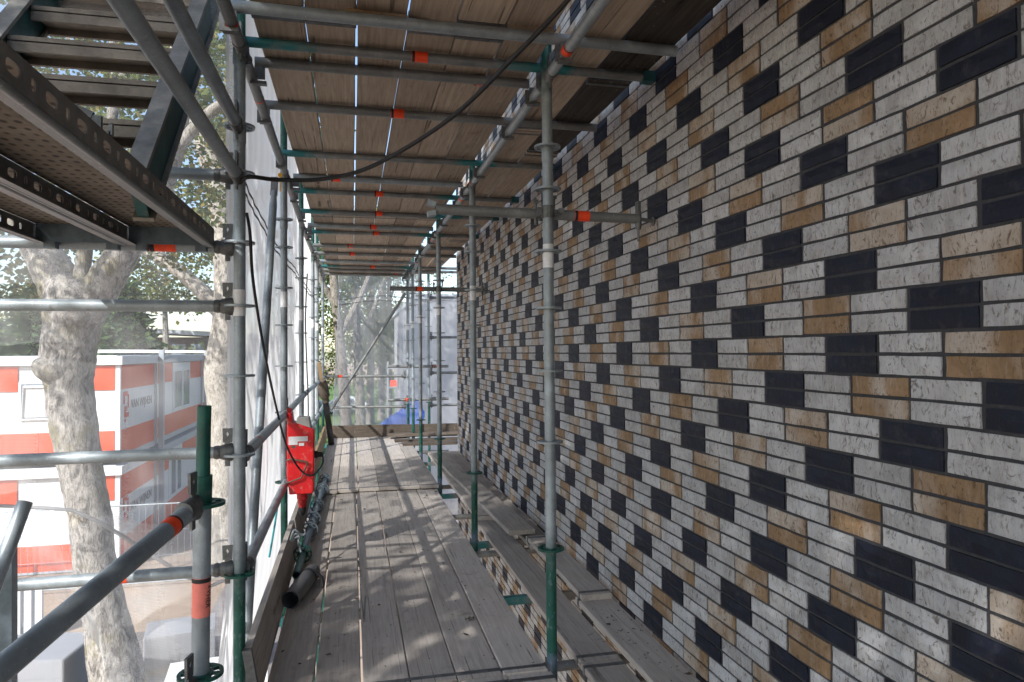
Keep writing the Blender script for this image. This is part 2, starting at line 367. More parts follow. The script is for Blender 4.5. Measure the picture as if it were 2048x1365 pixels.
# ------------------------------------------------------------------ brick wall
WX = 1.4445; ZB = 1.5828; YB = 2.4315; HB = .11; HR = .12
def dark_off(Rw):
    k = Rw % 12; k = min(k, 12-k); return (-3*k) % 8
def brick_grid(mb, cy, cz, ly=.2105, lz=.0505, rough=True, mi=0, rng=random):
    x0 = WX; xb = WX+.05
    if not rough:
        y0, y1, z0, z1 = cy-ly/2, cy+ly/2, cz-lz/2, cz+lz/2
        return mb.add([(x0,y0,z0),(x0,y1,z0),(x0,y1,z1),(x0,y0,z1),(xb,y0,z0),(xb,y1,z0),(xb,y1,z1),(xb,y0,z1)], [(0,3,2,1),(0,1,5,4),(2,3,7,6),(1,2,6,5),(3,0,4,7)], mi)
    nx, nz = 5, 3; vs = []; fs = []
    for i in range(nx):
        for j in range(nz):
            u = i/(nx-1)*2-1; w = j/(nz-1)*2-1; e = (abs(u) == 1) or (abs(w) == 1)
            vs.append((x0+(.0028 if e else 0)+rng.uniform(-.0011, .0011), cy+u*ly/2*(.985 if e else 1)+rng.uniform(-.0011, .0011), cz+w*lz/2+rng.uniform(-.0010, .0010)))
    for i in range(nx-1):
        for j in range(nz-1):
            a = i*nz+j; fs.append((a, a+1, a+nz+1, a+nz))
    rim = [i*nz for i in range(nx)]+[(nx-1)*nz+j for j in range(1, nz)]+[i*nz+nz-1 for i in range(nx-2, -1, -1)]+[j for j in range(nz-2, 0, -1)]
    q = len(vs)
    for k in rim: vs.append((xb, vs[k][1], vs[k][2]))
    for k in range(len(rim)):
        k2 = (k+1) % len(rim); fs.append((rim[k], rim[k2], q+k2, q+k))
    return mb.add(vs, fs, mi)
wall = thing('brick_wall', 'brick wall of white, tan and blue black bricks in a zigzag pattern', 'wall', (WX, 9.69, GROUND))
core = MB(); core.box(WX+.007, WX+.32, -2.4, 9.686, GROUND, 6.7)
part('mortar_bed', core, M['mortar'], wall)
BM = ['b_white', 'b_tan', 'b_dark']
def project(x, y, z):
    d = Vector((x, y, z-CAMZ)); zc = d.dot(CF)
    if zc < .1: return None
    return 1024+1376.26*d.dot(CR)/zc, 673.5-1376.26*d.dot(CU)/zc, zc
bricks = []
for Rw in range(-42, 48):
    s = dark_off(Rw)
    for b in range(-66, 44):
        if (b-s) % 2: continue
        ph = (b-s) % 8; kind = 2 if ph == 0 else 1 if ph == 4 else 0
        for h in (0, 1):
            cy = YB-(b+1)*HB; cz = ZB-HR*(Rw+.25+.5*h); ly = .2105
            y1 = cy+ly/2; y0 = cy-ly/2
            if y1 > 9.69: y1 = 9.69; cy = (y0+y1)/2; ly = y1-y0
            bricks.append([cy, cz, ly, kind])
    if s % 2:      # half brick closing the corner
        for h in (0, 1): bricks.append([YB+65.5*HB, ZB-HR*(Rw+.25+.5*h), .100, 0])
vis = []
for i, (cy, cz, ly, kind) in enumerate(bricks):
    if ly < .2 or cz < .05 or cz > 2.76: continue
    p = project(WX, cy, cz)
    if p is None or not (-20 < p[0] < 2060 and -20 < p[1] < 1385): continue
    a = project(WX, cy-.1, cz); c2 = project(WX, cy+.1, cz)
    if a is None: continue
    vis.append((abs(a[0]-c2[0])/p[2], i))
vis.sort(reverse=True); chosen = set(i for _, i in vis[:300])
variants = {}
for kind in range(3):
    variants[kind] = []
    for q in range(7):
        mb = MB(); rg = random.Random(100*kind+q); brick_grid(mb, 0, 0, .2105+rg.uniform(-.002, .001), .0505, True, 0, rg)
        me = MB(); me.v = [(x-WX, y, z) for x, y, z in mb.v]; me.f = mb.f; me.m = mb.m
        variants[kind].append(me.mesh('brick', M[BM[kind]]))
rest = MB()
for i, (cy, cz, ly, kind) in enumerate(bricks):
    if i in chosen:
        put('brick', random.choice(variants[kind]), wall, (random.uniform(-.002, .0014), cy+random.uniform(-.0018, .0018)-9.69, cz-GROUND+random.uniform(-.0009, .0009)), (random.uniform(-.006, .006), 0, random.uniform(-.006, .006)))
    else:
        brick_grid(rest, cy, cz, ly, .0505, rough=(-.5 < cz < 3.3 and cy > .8), mi=kind)
for k in range(179):     # bricks of the return face at the corner
    cz = ZB-HR*(-42+.25+.5*k)
    z0, z1 = cz-.025, cz+.025
    rest.box(WX+.004, WX+.30, 9.6905, 9.700, z0, z1, 0)
o = part('bricks', rest, [M[k] for k in BM], wall); o['kind'] = 'stuff'
# ------------------------------------------------------------------ scaffold: shared pieces
TR = .02415
def rosette_mesh():
    mb = MB(); n = 32; t = .0045
    def ring(r0, r1):
        o = len(mb.v)
        for k in range(n):
            a = 2*math.pi*k/n
            for rr, z in ((r0, -t), (r1, -t), (r1, t), (r0, t)): mb.v.append((rr*math.cos(a), rr*math.sin(a), z))
        for k in range(n):
            k2 = (k+1) % n
            for e in range(4):
                e2 = (e+1) % 4; mb.f.append((o+k*4+e, o+k2*4+e, o+k2*4+e2, o+k*4+e2)); mb.m.append(0)
    ring(.0515, .0615); ring(.0235, .0345)
    for k in range(8):
        a = 2*math.pi*(k+.5)/8; c, s = math.cos(a), math.sin(a); w = .006 if k % 2 else .009
        mb.bar((.033*c, .033*s, 0), (.053*c, .053*s, 0), w, 2*t*.96)
    return mb
ROS = {k: rosette_mesh().mesh('rosette', M[k]) for k in ('steel', 'green_paint')}
def head_mesh():                                    # wedge head at the end of a rail; local +X points to the standard
    mb = MB()
    mb.lathe((-.055, 0, 0), (1, 0, 0), [(0, .0265), (.012, .029), (.022, .0265)], 14)
    o = len(mb.v); oc = [(math.cos(math.pi*(k+.5)/5), math.sin(math.pi*(k+.5)/5)) for k in range(10)]
    for x, hw, hh in ((-.040, .024, .024), (-.025, .023, .031), (.012, .024, .038), (.022, .019, .030)):
        for c, q in oc: mb.v.append((x, c*hw, q*hh))
    for i in range(3):
        for k in range(10): mb.f.append((o+i*10+k, o+(i+1)*10+k, o+(i+1)*10+(k+1) % 10, o+i*10+(k+1) % 10)[::-1]); mb.m.append(0)
    mb.f.append(tuple(o+k for k in range(10))); mb.f.append(tuple(o+30+k for k in range(10))[::-1]); mb.m += [0, 0]
    # wedge plate with a hole near its top
    y0, y1 = -.004, .004; xs = (-.020, .012); z0, z1 = -.058, .040
    mb.box(xs[0]+.006, xs[1]-.006, y0, y1, z0, z1)
    out = [(-.022,.040),(.014,.040),(.016,.098),(-.024,.098)]; tri = [(-.0045,.062),(.0005,.074),(-.0045,.086),(-.0095,.074)]
    o = len(mb.v)
    for yy in (y0, y1):
        for x, z in out: mb.v.append((x, yy, z))
        for x, z in tri: mb.v.append((x, yy, z))
    for k in range(4):
        k2 = (k+1) % 4
        mb.f += [(o+k, o+k2, o+4+k2, o+4+k), (o+8+k, o+12+k, o+12+k2, o+8+k2), (o+k, o+8+k, o+8+k2, o+k2), (o+4+k, o+4+k2, o+12+k2, o+12+k)]; mb.m += [0]*4
    return mb
HEAD = head_mesh().mesh('wedge_head', M['cast'])
HEAD.polygons.foreach_set('use_smooth', [True]*len(HEAD.polygons)); HEAD.set_sharp_from_angle(angle=rad(45))
def coupler_mesh():                                 # tube clamp: two half shells with flap bolt, clamps z tube to x tube
    mb = MB()
    mb.lathe((0, 0, -.028), (0, 0, 1), [(0, .032), (.056, .032)], 14)
    mb.lathe((-.028, .055, 0), (1, 0, 0), [(0, .032), (.056, .032)], 14)
    mb.box(-.05, -.03, -.012, .03, -.02, .02); mb.box(.03, .062, -.010, .010, -.012, .012)
    mb.tube((.052, -.035, 0), (.052, .05, 0), .008, 8); mb.box(.040, .064, -.05, -.034, -.011, .011)
    mb.tube((-.045, .055, -.05), (-.045, .055, .075), .007, 8); mb.box(-.055, -.033, .044, .066, .05, .066)
    mb.tube((.045, .055, .03), (.045, .055, .085), .007, 8); mb.box(.035, .057, .045, .065, .075, .09)
    return mb
COUP = coupler_mesh().mesh('coupler', M['cast'])
def sticker(parent, p, d, length, mat='orange', name='sticker', print_=True, r=TR):
    d = Vector(d).normalized(); p = Vector(p); mb = MB(); mb.path([p-d*length/2, p+d*length/2], r+.0007, 20, cap=False)
    o = part(name, mb, M[mat], parent, True)
    if print_:
        pb = MB(); pb.path([p-d*length*.47, p-d*length*.30], r+.0012, 20, cap=False)
        part('print', pb, M['ink'], o, True)
    return o
def standard(x, y, z0, z1, levels, label, lab_z=None, group='scaffold standards', mat='standard', green_below=.6):
    t = thing('scaffold_standard', label, 'scaffold pole', (x, y, z0), group)
    mb = MB(); mb.tube((x, y, z0), (x, y, z1), TR, 20)
    mb.lathe((x, y, 2.30), (0, 0, 1), [(0, .0245), (.004, .0270), (.075, .0270), (.079, .0245)], 20)
    part('tube', mb, M[mat], t, True)
    for z in levels:
        put('rosette', ROS['green_paint' if z < green_below else 'steel'], t, (0, 0, z-z0), (0, 0, random.uniform(0, .7)))
    if lab_z: sticker(t, (x, y, lab_z), (0, 0, 1), .11, 'label', 'label_sticker', False)
    return t
LEV = [2.37, 2.172, 1.882, 1.618, 1.327, 1.0, .51, -.42, -.92]
def rail(name, p0, p1, label, cat, group, heads=(1, 1), mat='steel', sticks=(), r=TR, bore=0):
    p0 = Vector(p0); p1 = Vector(p1); d = (p1-p0).normalized()
    t = thing(name, label, cat, p0, group); mb = MB()
    a = p0+d*(.075 if heads[0] else 0); b = p1-d*(.075 if heads[1] else 0)
    mb.tube(a, b, r, 18, bore=bore); part('tube', mb, M[mat], t, True)
    for use, pt, dr in ((heads[0], p0, -d), (heads[1], p1, d)):
        if use:
            q = pt-dr*.042; put('wedge_head', HEAD, t, q-p0, (0, 0, math.atan2(dr.y, dr.x)))
    for s in sticks:
        sticker(t, p0+d*s[0], d, s[1] if len(s) > 1 else .075, s[2] if len(s) > 2 else 'orange', r=r)
    return t
# ------------------------------------------------------------------ scaffold: standards
LY = [3.05, 5.12, 7.19, 9.26, 10.40, 12.40]; LX = [-.458, -.472, -.497, -.497, -.497, -.50]
words = ['nearest, beside the steel decks', 'behind the red box', 'third from the front', 'fourth from the front', 'fifth from the front', 'at the far end']
for i, (x, y) in enumerate(zip(LX, LY)):
    standard(x, y, GROUND+.02 if i else GROUND+.02, 5.5, LEV, 'galvanised standard on the netting side, '+words[i], (1.63 if i == 0 else 1.80), 'standards on the netting side')
RY = [3.07, 5.12, 7.22, 9.27, 11.20, 12.12]; RX = [.889, .889, .888, .889, .955, .945]
words = ['nearest to the camera', 'second from the camera', 'third from the camera, holding the far wall tie', 'fourth from the camera', 'fifth from the camera', 'just beyond the end toe board']
for i, (x, y) in enumerate(zip(RX, RY)):
    standard(x, y, GROUND+.02 if i < 5 else GROUND+.02, 5.5, LEV, 'green footed standard beside the brick wall, '+words[i], 1.86, 'standards on the wall side')
standard(1.345, 12.45, GROUND+.02, 5.5, LEV, 'standard farthest right beyond the wall corner, before the white sheeting', None, 'standards on the wall side')
for (x, y, lab) in [(-2.55, 3.05, 'scaffold standard at the outer left end of the cross rails')]:
    standard(x, y, GROUND+.02, 5.5, LEV, lab, None, 'standards on the netting side')
standard(-.47, .48, GROUND+.02, 5.5, LEV, 'standard beside the camera at the near end of the stair bay', None, 'standards on the netting side')
standard(.889, .50, GROUND+.02, 5.5, LEV, 'standard beside the camera next to the brick wall', None, 'standards on the wall side')
# ------------------------------------------------------------------ ledgers below the upper deck
ZL = 2.69
ys = [.48]+LY
for i in range(len(ys)-1):
    x0 = -.472 if i == 0 else LX[i-1]; x1 = LX[i]
    rail('ledger', (x0+.012, ys[i], ZL), (x1+.012, ys[i+1], ZL), 'overhead ledger tube on the netting side, %s bay from the camera' % ORD[i], 'ledger', 'overhead ledgers', mat='steel_dark', sticks=[(2.30 if i == 0 else .55 if i != 4 else .9, .018)] if i < 4 else ())
ys = [.50]+RY
for i in range(len(ys)-1):
    x0 = .889 if i == 0 else RX[i-1]
    rail('ledger', (x0, ys[i], ZL), (RX[i], ys[i+1], ZL), 'overhead ledger tube on the wall side, %s bay from the camera' % ORD[i], 'ledger', 'overhead ledgers', mat='steel', sticks=[(2.24 if i == 0 else 2.02 if i == 1 else .5, .05)] if i < 5 else ())
# ------------------------------------------------------------------ transoms under the upper deck
TZ = 2.755
TRS = [(.6,-.47,1.42,'teal',.55),(1.35,-.47,.88,'steel_dark',.6),(2.05,-.47,1.42,'teal',.5),(2.79,-.47,1.41,'steel',None),(3.10,-.47,1.43,'teal',.30),(3.31,-.43,.86,'steel_dark',.62),(3.87,-.47,1.425,'steel_dark',.25),(4.79,-.47,1.42,'teal',None),(5.42,-.43,.86,'steel',-.12),(5.88,-.47,1.42,'teal',.22),
       (6.72,-.47,1.42,'teal',.25),(7.45,-.45,.86,'steel',.22),(7.85,-.47,1.42,'teal',.26),(8.85,-.47,1.42,'steel_dark',-.02),(9.55,-.47,1.42,'steel_dark',0),(10.35,-.47,.92,'steel',.35),(10.95,-.47,1.9,'teal',.31),(11.45,-.47,1.9,'steel_dark',.33),(12.05,-.47,.92,'steel_dark',.74)]
for i, (y, xa, xb, mt, st) in enumerate(TRS):
    t = thing('transom', 'cross tube under the plank ceiling, %s from the camera' % (ORD[i] if i < 18 else 'last'), 'transom', (xa, y, TZ), 'transoms under the plank ceiling')
    mb = MB(); r = .0238 if mt != 'teal' else .022
    mb.tube((xa, y, TZ), (xb, y+random.uniform(-.02, .02), TZ-.002), r, 18); part('tube', mb, M[mt], t, True)
    for xx in (xa+.02, .889):
        if xx > xb+.1: continue
        hk = MB(); hk.box(xx-.022, xx+.022, y-.012, y+.012, TZ-.075, TZ-.018); hk.box(xx-.03, xx+.03, y-.016, y+.016, TZ-.104, TZ-.090); hk.bar((xx-.033, y, TZ-.10), (xx-.033, y, TZ-.03), .008, .02)
        part('hook', hk, M['cast'], t)
    if mt == 'teal' and xb > 1.2:
        e = MB(); e.box(xb-.05, xb+.012, y-.027, y+.027, TZ-.028, TZ+.022); part('end_fitting', e, M['teal_paint'], t)
    if st is not None: sticker(t, (st, y, TZ), (1, 0, 0), .072, r=r+.0008)
# ------------------------------------------------------------------ decks of planks
def plank_mesh(w, L, th, seed, nseg=8):             # plank along +Y from 0..L, slightly warped, chamfered edges
    rg = random.Random(seed); mb = MB(); c = .004; prof = [(-w/2+c,0),(w/2-c,0),(w/2,c),(w/2,th-c),(w/2-c,th),(-w/2+c,th),(-w/2,th-c),(-w/2,c)]
    for i in range(nseg+1):
        y = L*i/nseg; dx = rg.uniform(-.0018, .0018); dz = rg.uniform(-.0015, .0015); tw = rg.uniform(-.006, .006)
        e = rg.uniform(-.004, .004) if i in (0, nseg) else 0
        for x, z in prof: mb.v.append((x+dx+rg.uniform(-.0008, .0008), y+e+x*rg.uniform(-.01, .01), z+dz+x*tw))
    for i in range(nseg):
        for k in range(8):
            k2 = (k+1) % 8; mb.f.append((i*8+k, i*8+k2, (i+1)*8+k2, (i+1)*8+k)[::-1]); mb.m.append(0)
    mb.f.append(tuple(range(8))); mb.f.append(tuple(nseg*8+k for k in range(8))[::-1]); mb.m += [0, 0]
    return mb
def plank(parent, x, y0, y1, ztop, w=.196, th=.032, mat='wood', strap=True, seed=0, name='plank', base=(0, 0, 0)):
    b = Vector(base)
    o = put(name, plank_mesh(w, y1-y0, th, seed).mesh('plank', M[mat]), parent, Vector((x, y0, ztop-th))-b)
    if strap:
        rg = random.Random(seed+5)
        for yy in (.035, y1-y0-.06):
            s = MB(); a = yy+rg.uniform(-.003, .003); e = .0022; hw = w/2
            for q in (a, a+.026):
                for k in (e, -.002):
                    s.v += [(-hw-k, q, -k), (hw+k, q, -k), (hw+k, q, th+k), (-hw-k, q, th+k)]
            for k in range(4):
                k2 = (k+1) % 4; s.f += [(k, k2, 8+k2, 8+k), (k, 4+k, 4+k2, k2), (8+k, 8+k2, 12+k2, 12+k)]; s.m += [0]*3
            put('end_strap', s.mesh('end_strap', M['strap']), o)
    return o
GX = [-.366, -.165, .036, .238, .441, .645, .849]
def deck(name, label, gx, y0, y1, ztop, mat, seed, jit=.03, gap=(.004, .009), cat='scaffold deck', strap=True, far_jit=.03):
    t = thing(name, label, cat, (gx[0], y0, ztop), 'plank decks'); rg = random.Random(seed)
    for i in range(len(gx)-1):
        xc = (gx[i]+gx[i+1])/2+rg.uniform(-.002, .002); ww = (gx[i+1]-gx[i])-rg.uniform(*gap)
        plank(t, xc, y0+rg.uniform(-jit, jit), y1+rg.uniform(-far_jit, far_jit), ztop+rg.uniform(-.003, .003), ww, .032, mat, strap, seed*50+i, base=(gx[0], y0, ztop))
    return t
deck('plank_deck', 'weathered plank walkway in the foreground up to the lapped plank ends', GX, 2.99, 7.30, 0.0, 'wood', 1, .008)
deck('plank_deck', 'nearest plank walkway at the bottom edge below the camera', [x+.012 for x in GX], -.9, 2.975, -.001, 'wood', 2, .008, far_jit=.006)
deck('plank_deck', 'farther plank walkway lapped on top, reaching the end toe board', [-.372, -.15, .056, .262, .470, .676, .872], 7.14, 11.50, .042, 'wood', 3, .032)
# deck bearers below
for i, y in enumerate([1.1, 2.9, 3.16, 4.05, 5.02, 5.25, 6.2, 7.1, 7.6, 9.2, 10.3, 11.4]):
    b = MB(); b.box(-.50, 1.40, y-.021, y+.021, -.094, -.048) if i % 2 else b.tube((-.5, y, -.074), (1.40, y, -.074), .0238, 14)
    solo('deck_bearer', b, M['teal' if i % 2 else 'steel_dark'], 'cross bearer under the walkway planks, %s from the camera' % ORD[i], 'bearer', 'bearers under the walkway', smooth=not i % 2)
# inner planks between the standards and the wall
t = thing('inner_plank_deck', 'two plank wide inner walkway between standards and brick wall', 'scaffold deck', (1.0, 0, 0), 'plank decks')
def ip(x, y0, y1, zt, w, sd, strap=True): return plank(t, x, y0, y1, zt, w, .032, 'wood', strap, sd, base=(1.0, 0, 0))
ip(1.108, -.8, 3.02, -.004, .196, 301); ip(1.108, 3.03, 5.95, -.004, .196, 302); ip(1.108, 5.72, 9.6, .028, .196, 303)
ip(1.322, -.8, 3.74, .030, .196, 304); ip(1.325, 3.66, 4.93, .062, .176, 305); ip(1.335, 4.80, 9.62, .028, .19, 306)
def loose(label, x0, y0, y1, zt, w, rot, sd, mat='wood', th=.034):
    me = plank_mesh(w, y1-y0, th, sd).mesh('loose_plank', M[mat]); o = put('loose_plank', me, None, (x0, y0, zt-th), (0, 0, rot))
    return tag(o, label, 'plank', 'loose planks')
loose('loose plank lying along the wall with its sawn end towards the camera', 1.218, 4.965, 9.0, .099, .20, rad(1.9), 401)
for i, (x, y, zt, L, w, rt, lab, mt) in enumerate([
        (.63, 10.75, .072, 1.5, .20, -90, 'lowest cross plank stacked at the far wall corner', 'wood_x'),
        (.72, 10.30, .076, 1.45, .20, -92, 'front cross plank with pale edge at the far wall corner', 'wood_x'),
        (.55, 11.16, .115, 1.6, .21, -89, 'upper cross plank before the end toe board', 'wood_x')]):
    me = plank_mesh(w, L, .036, 410+i).mesh('loose_plank', M[mt]); o = put('loose_plank', me, None, (x, y, zt-.036), (0, 0, rad(rt))); tag(o, lab, 'plank', 'loose planks')
# plank ceiling (next lift)
CX = [-.395, -.186, .022, .232, .440, .650, .858]; CZ = 2.785+.032
deck('plank_ceiling', 'brown plank ceiling of the upper lift above the camera', CX, -.9, 2.93, CZ+.034, 'wood_under', 11, .02, gap=(.004, .011), cat='plank ceiling')
deck('plank_ceiling', 'brown plank ceiling of the upper lift over the foreground', CX, 2.86, 7.05, CZ, 'wood_under', 12, .03, gap=(.004, .011), cat='plank ceiling')
deck('plank_ceiling', 'brown plank ceiling of the upper lift over the far walkway', CX, 7.07, 12.15, CZ, 'wood_under', 13, .01, gap=(.004, .011), cat='plank ceiling')
t = thing('inner_plank_ceiling', 'inner ceiling planks between overhead ledger and brick wall', 'plank ceiling', (.95, 0, CZ), 'plank decks')
for x, y0, y1, w, mt, sd, zz in [(1.06, -.8, 4.1, .20, 'wood_under', 501, 0), (1.06, 4.12, 8.0, .20, 'wood_under', 502, 0), (1.06, 8.02, 12.1, .20, 'wood_under', 503, 0), (1.295, -.8, 3.22, .245, 'board_dark', 504, .002), (1.285, 3.26, 4.55, .225, 'board_dark', 505, 0), (1.288, 4.57, 8.4, .225, 'wood_under', 506, 0), (1.288, 8.42, 12.1, .225, 'wood_under', 507, 0)]:
    plank(t, x, y0, y1, CZ+zz, w, .032, mt, True, sd, base=(.95, 0, CZ))
b = MB(); b.add([(-.02,2.80,2.782),(.19,2.83,2.782),(.30,2.86,2.78),(.30,2.91,2.78),(.02,2.89,2.782),(-.02,2.80,2.80),(.19,2.83,2.80),(.30,2.86,2.80),(.30,2.91,2.80),(.02,2.89,2.80)], [(4,3,2,1,0),(5,6,7,8,9),(0,1,6,5),(1,2,7,6),(2,3,8,7),(3,4,9,8),(4,0,5,9)])
solo('broken_board', b, M['wood_new'], 'pale splintered board end sticking out under the ceiling planks', 'board')
# ------------------------------------------------------------------ toe boards
def toe(label, p0, p1, h, th, mat, lean=0.0, strap=False):
    t = thing('toe_board', label, 'toe board', p0, 'toe boards'); p0 = Vector(p0); p1 = Vector(p1); d = (p1-p0).normalized(); nrm = Vector((-d.y, d.x, 0)); n = 8; mb = MB()
    for i in range(n+1):
        c = p0.lerp(p1, i/n); w = Vector((0, 0, random.uniform(-.003, .003)))
        for s, k in ((-1, 0), (1, 0), (1, 1), (-1, 1)):
            mb.v.append(tuple(c+w+nrm*(s*th/2+k*lean)+Vector((0, 0, k*h))))
    for i in range(n):
        for k in range(4):
            k2 = (k+1) % 4; mb.f.append((i*4+k, i*4+k2, (i+1)*4+k2, (i+1)*4+k)[::-1]); mb.m.append(0)
    mb.f += [(0, 1, 2, 3), (n*4+3, n*4+2, n*4+1, n*4)]; mb.m += [0, 0]
    part('board', mb, M[mat], t)
    if strap:
        s = MB(); q = p0-d*.003
        for k in range(5):
            f0, f1 = k/5, (k+1)/5
        s.add([tuple(q+nrm*(sg*(th/2+.003)+kk*lean)+Vector((0, 0, kk*h+(.003 if kk else 0)))+d*dd) for dd in (0, .03) for kk in (0, 1) for sg in (-1, 1)], [(0,1,3,2),(4,6,7,5),(0,2,6,4),(1,5,7,3),(2,3,7,6),(0,4,5,1)])
        part('end_strap', s, M['strap'], t)
    return t
toe('weathered toe board along the netting with a metal strapped near end', (-.388, 3.0, .002), (-.395, 5.25, .002), .205, .03, 'wood', .035, True)
toe('second toe board along the netting below the red box', (-.40, 5.3, .002), (-.41, 7.25, .002), .20, .03, 'wood', .03)
toe('yellowish toe board along the netting towards the far end', (-.41, 7.3, .04), (-.42, 11.4, .04), .20, .028, 'wood_new', .02)
toe('brown toe board closing the far end of the walkway', (-.45, 11.56, .03), (1.75, 11.30, .03), .205, .032, 'wood_x')
# ------------------------------------------------------------------ guard rails on the netting side
for i in range(5):
    for z, nm in ((1.0, 'upper'), (.525, 'lower')):
        rail('guard_rail', (LX[i]+.02, LY[i], z), (LX[i+1]+.02, LY[i+1], z), '%s guard rail on the netting side in the %s bay' % (nm, ORD[i]), 'guard rail', 'guard rails on the netting side', mat='steel', sticks=[(.42 if z > .9 else 1.72, .02)] if i == 0 else ())
# cross rails of the left bay
for z, lab, st in [(1.616, 'highest open cross rail left of the nearest standard, before the tree fork', ()), (1.012, 'middle cross rail left of the nearest standard, before the containers', ()), (.530, 'lowest cross rail left of the nearest standard with orange sticker', [(1.63, .088)]), (2.162, 'short looking cross rail above the steel decks', ())]:
    rail('cross_rail', (-2.55, 3.05, z), (-.458, 3.05, z), lab, 'guard rail', 'cross rails of the stair bay', sticks=st)
rail('cross_rail', (-2.55, 3.05, 1.862), (-.458, 3.05, 1.862), 'cross rail carrying the far ends of the steel decks', 'guard rail', 'cross rails of the stair bay', sticks=[(1.80, .10, 'orange')])
rail('side_rail', (-.47, .48, 2.155), (-.462, 3.05, 2.155), 'lower of two thick slanting side rails overhead at left', 'guard rail', 'side rails of the stair bay')
rail('side_rail', (-.47, .48, 2.365), (-.462, 3.05, 2.365), 'upper of two thick slanting side rails overhead at left', 'guard rail', 'side rails of the stair bay')
# brace behind the netting-side standards
t = thing('diagonal_brace', 'diagonal brace with flattened end between first and second netting side standards', 'brace', (-.494, 4.74, 2.56), 'diagonal braces')
mb = MB(); A = Vector((-.494, 4.74, 2.56)); Bp = Vector((-.486, 3.27, -.22)); d = (Bp-A).normalized()
mb.path([A+d*.10, A+d*.22, Bp], [.016, TR, TR], 18); part('tube', mb, M['steel'], t, True)
mb = MB(); mb.bar(A-d*.02, A+d*.13, .012, .045, (1, 0, 0)); part('flat_end', mb, M['steel_dark'], t)
t = thing('diagonal_brace', 'dark diagonal brace across the far end opening', 'brace', (-.33, 12.40, .45), 'diagonal braces')
mb = MB(); mb.tube((-.36, 12.36, .43), (.90, 12.02, 2.44), TR, 16); part('tube', mb, M['steel_dark'], t, True)
rail('end_rail', (-.47, 12.40, 1.008), (.93, 12.10, 1.0), 'upper rail across the far end with red sticker', 'guard rail', 'rails at the far end', mat='steel_dark', sticks=[(.27, .075)])
rail('end_rail', (-.47, 12.40, .47), (.93, 12.10, .47), 'lower rail across the far end', 'guard rail', 'rails at the far end', mat='steel_dark')
for z, lab in ((2.40, 'topmost'), (1.68, 'second'), (1.04, 'third'), (.46, 'lowest')):
    rail('end_rail', (1.345, 12.45, z), (2.9, 12.2, z), '%s short rail beside the far wall corner, before the sheeting' % lab, 'guard rail', 'rails beyond the wall corner', mat='steel_dark')
def clamp_tube(name, p0, p1, label, clamps, st, group, wall_eye=False):
    p0 = Vector(p0); p1 = Vector(p1); d = (p1-p0).normalized()
    t = thing(name, label, 'tube', p0, group); mb = MB(); mb.tube(p0, p1, TR, 18, bore=.020); part('tube', mb, M['steel_dark'], t, True)
    for c in clamps: put('coupler', COUP, t, Vector(c)-p0)
    if st is not None: sticker(t, p0+d*st, d, .075)
    if wall_eye:
        e = MB(); e.lathe(p1+Vector((.0, 0, -.05)), (0, 0, 1), [(0, .012), (.02, .016), (.08, .016), (.10, .012)], 10); e.bar(p1+Vector((0, 0, .045)), p1+Vector((.0, 0, .085)), .03, .018)
        e.tube(p1+Vector((0, 0, -.11)), p1+Vector((0, 0, .07)), .006, 8); e.tube(p1, (WX+.02, p1.y, p1.z-.01), .009, 10); e.lathe((WX-.004, p1.y, p1.z-.01), (1, 0, 0), [(0, .022), (.006, .022)], 14)
        part('wall_anchor', e, M['cast'], t, True)
    return t
clamp_tube('wall_tie', (.372, 3.125, 2.072), (1.365, 3.128, 2.062), 'wall tie tube clamped to the nearest wall side standard, anchored in the bricks', [(.889, 3.07, 2.066)], .70, 'wall ties', True)
clamp_tube('wall_tie', (.385, 7.275, 2.085), (1.365, 7.275, 2.08), 'far wall tie tube clamped to the third wall side standard', [(.888, 7.22, 2.08)], .30, 'wall ties', True)
e = MB(); e.bar((.372, 3.125, 2.09), (.335, 3.125, 2.10), .045, .022); e.bar((.372, 3.125, 2.052), (.335, 3.125, 2.045), .045, .022); 
solo('tube_end_fork', e, M['steel'], 'forked steel end fitting on the open end of the near wall tie', 'fitting')
clamp_tube('clamped_tube', (.58, 11.72, 1.18), (1.57, 11.50, 1.175), 'upper short clamped tube beside the far wall corner', [(1.345, 11.55, 1.176), (.94, 11.60, 1.178)], .78, 'short clamped tubes at the far end')
clamp_tube('clamped_tube', (.58, 11.72, .615), (1.57, 11.50, .635), 'lower short clamped tube beside the far wall corner', [(1.345, 11.55, .63), (.94, 11.60, .62)], .32, 'short clamped tubes at the far end')
# ------------------------------------------------------------------ post and rail in the left foreground
t = thing('stub_post', 'short foreground post with green spigot and faded orange sticker', 'scaffold pole', (-.42, 2.11, -.25))
mb = MB(); mb.path([(-.432, 2.128, -.25), (-.414, 2.106, 1.055)], TR, 24); part('tube', mb, M['steel'], t, True)
mb = MB(); mb.path([(-.414, 2.106, 1.055), (-.4135, 2.1055, 1.075), (-.409, 2.100, 1.272)], [.0255, .0190, .0190], 24, bore=.0165); part('spigot', mb, M['green_paint'], t, True)
mb = MB(); mb.tube((-.4155, 2.1075, 1.0), (-.4135, 2.1055, 1.075), .0256, 24); part('collar', mb, M['green_paint'], t, True)
for z in (.995, .515): put('rosette', ROS['green_paint'], t, (0.004 if z > .9 else -.001, -.002 if z > .9 else .005, z+.25), (0, 0, .3))
sticker(t, (-.4184, 2.1114, .735), (.0138, -.0169, 1), .11, 'pink', 'sticker', False)
st = MB(); st.path([(-.4178, 2.1107, .777), (-.4176, 2.1104, .789)], TR+.0013, 20, cap=False); part('print', st, M['ink'], t.children[-1], True)
rail('foreground_rail', (-.417, 2.088, 1.003), (-.70, .93, .80), 'thick foreground rail running out of the lower left corner from the stub post', 'guard rail', None, heads=(1, 0), sticks=[(.17, .045)])
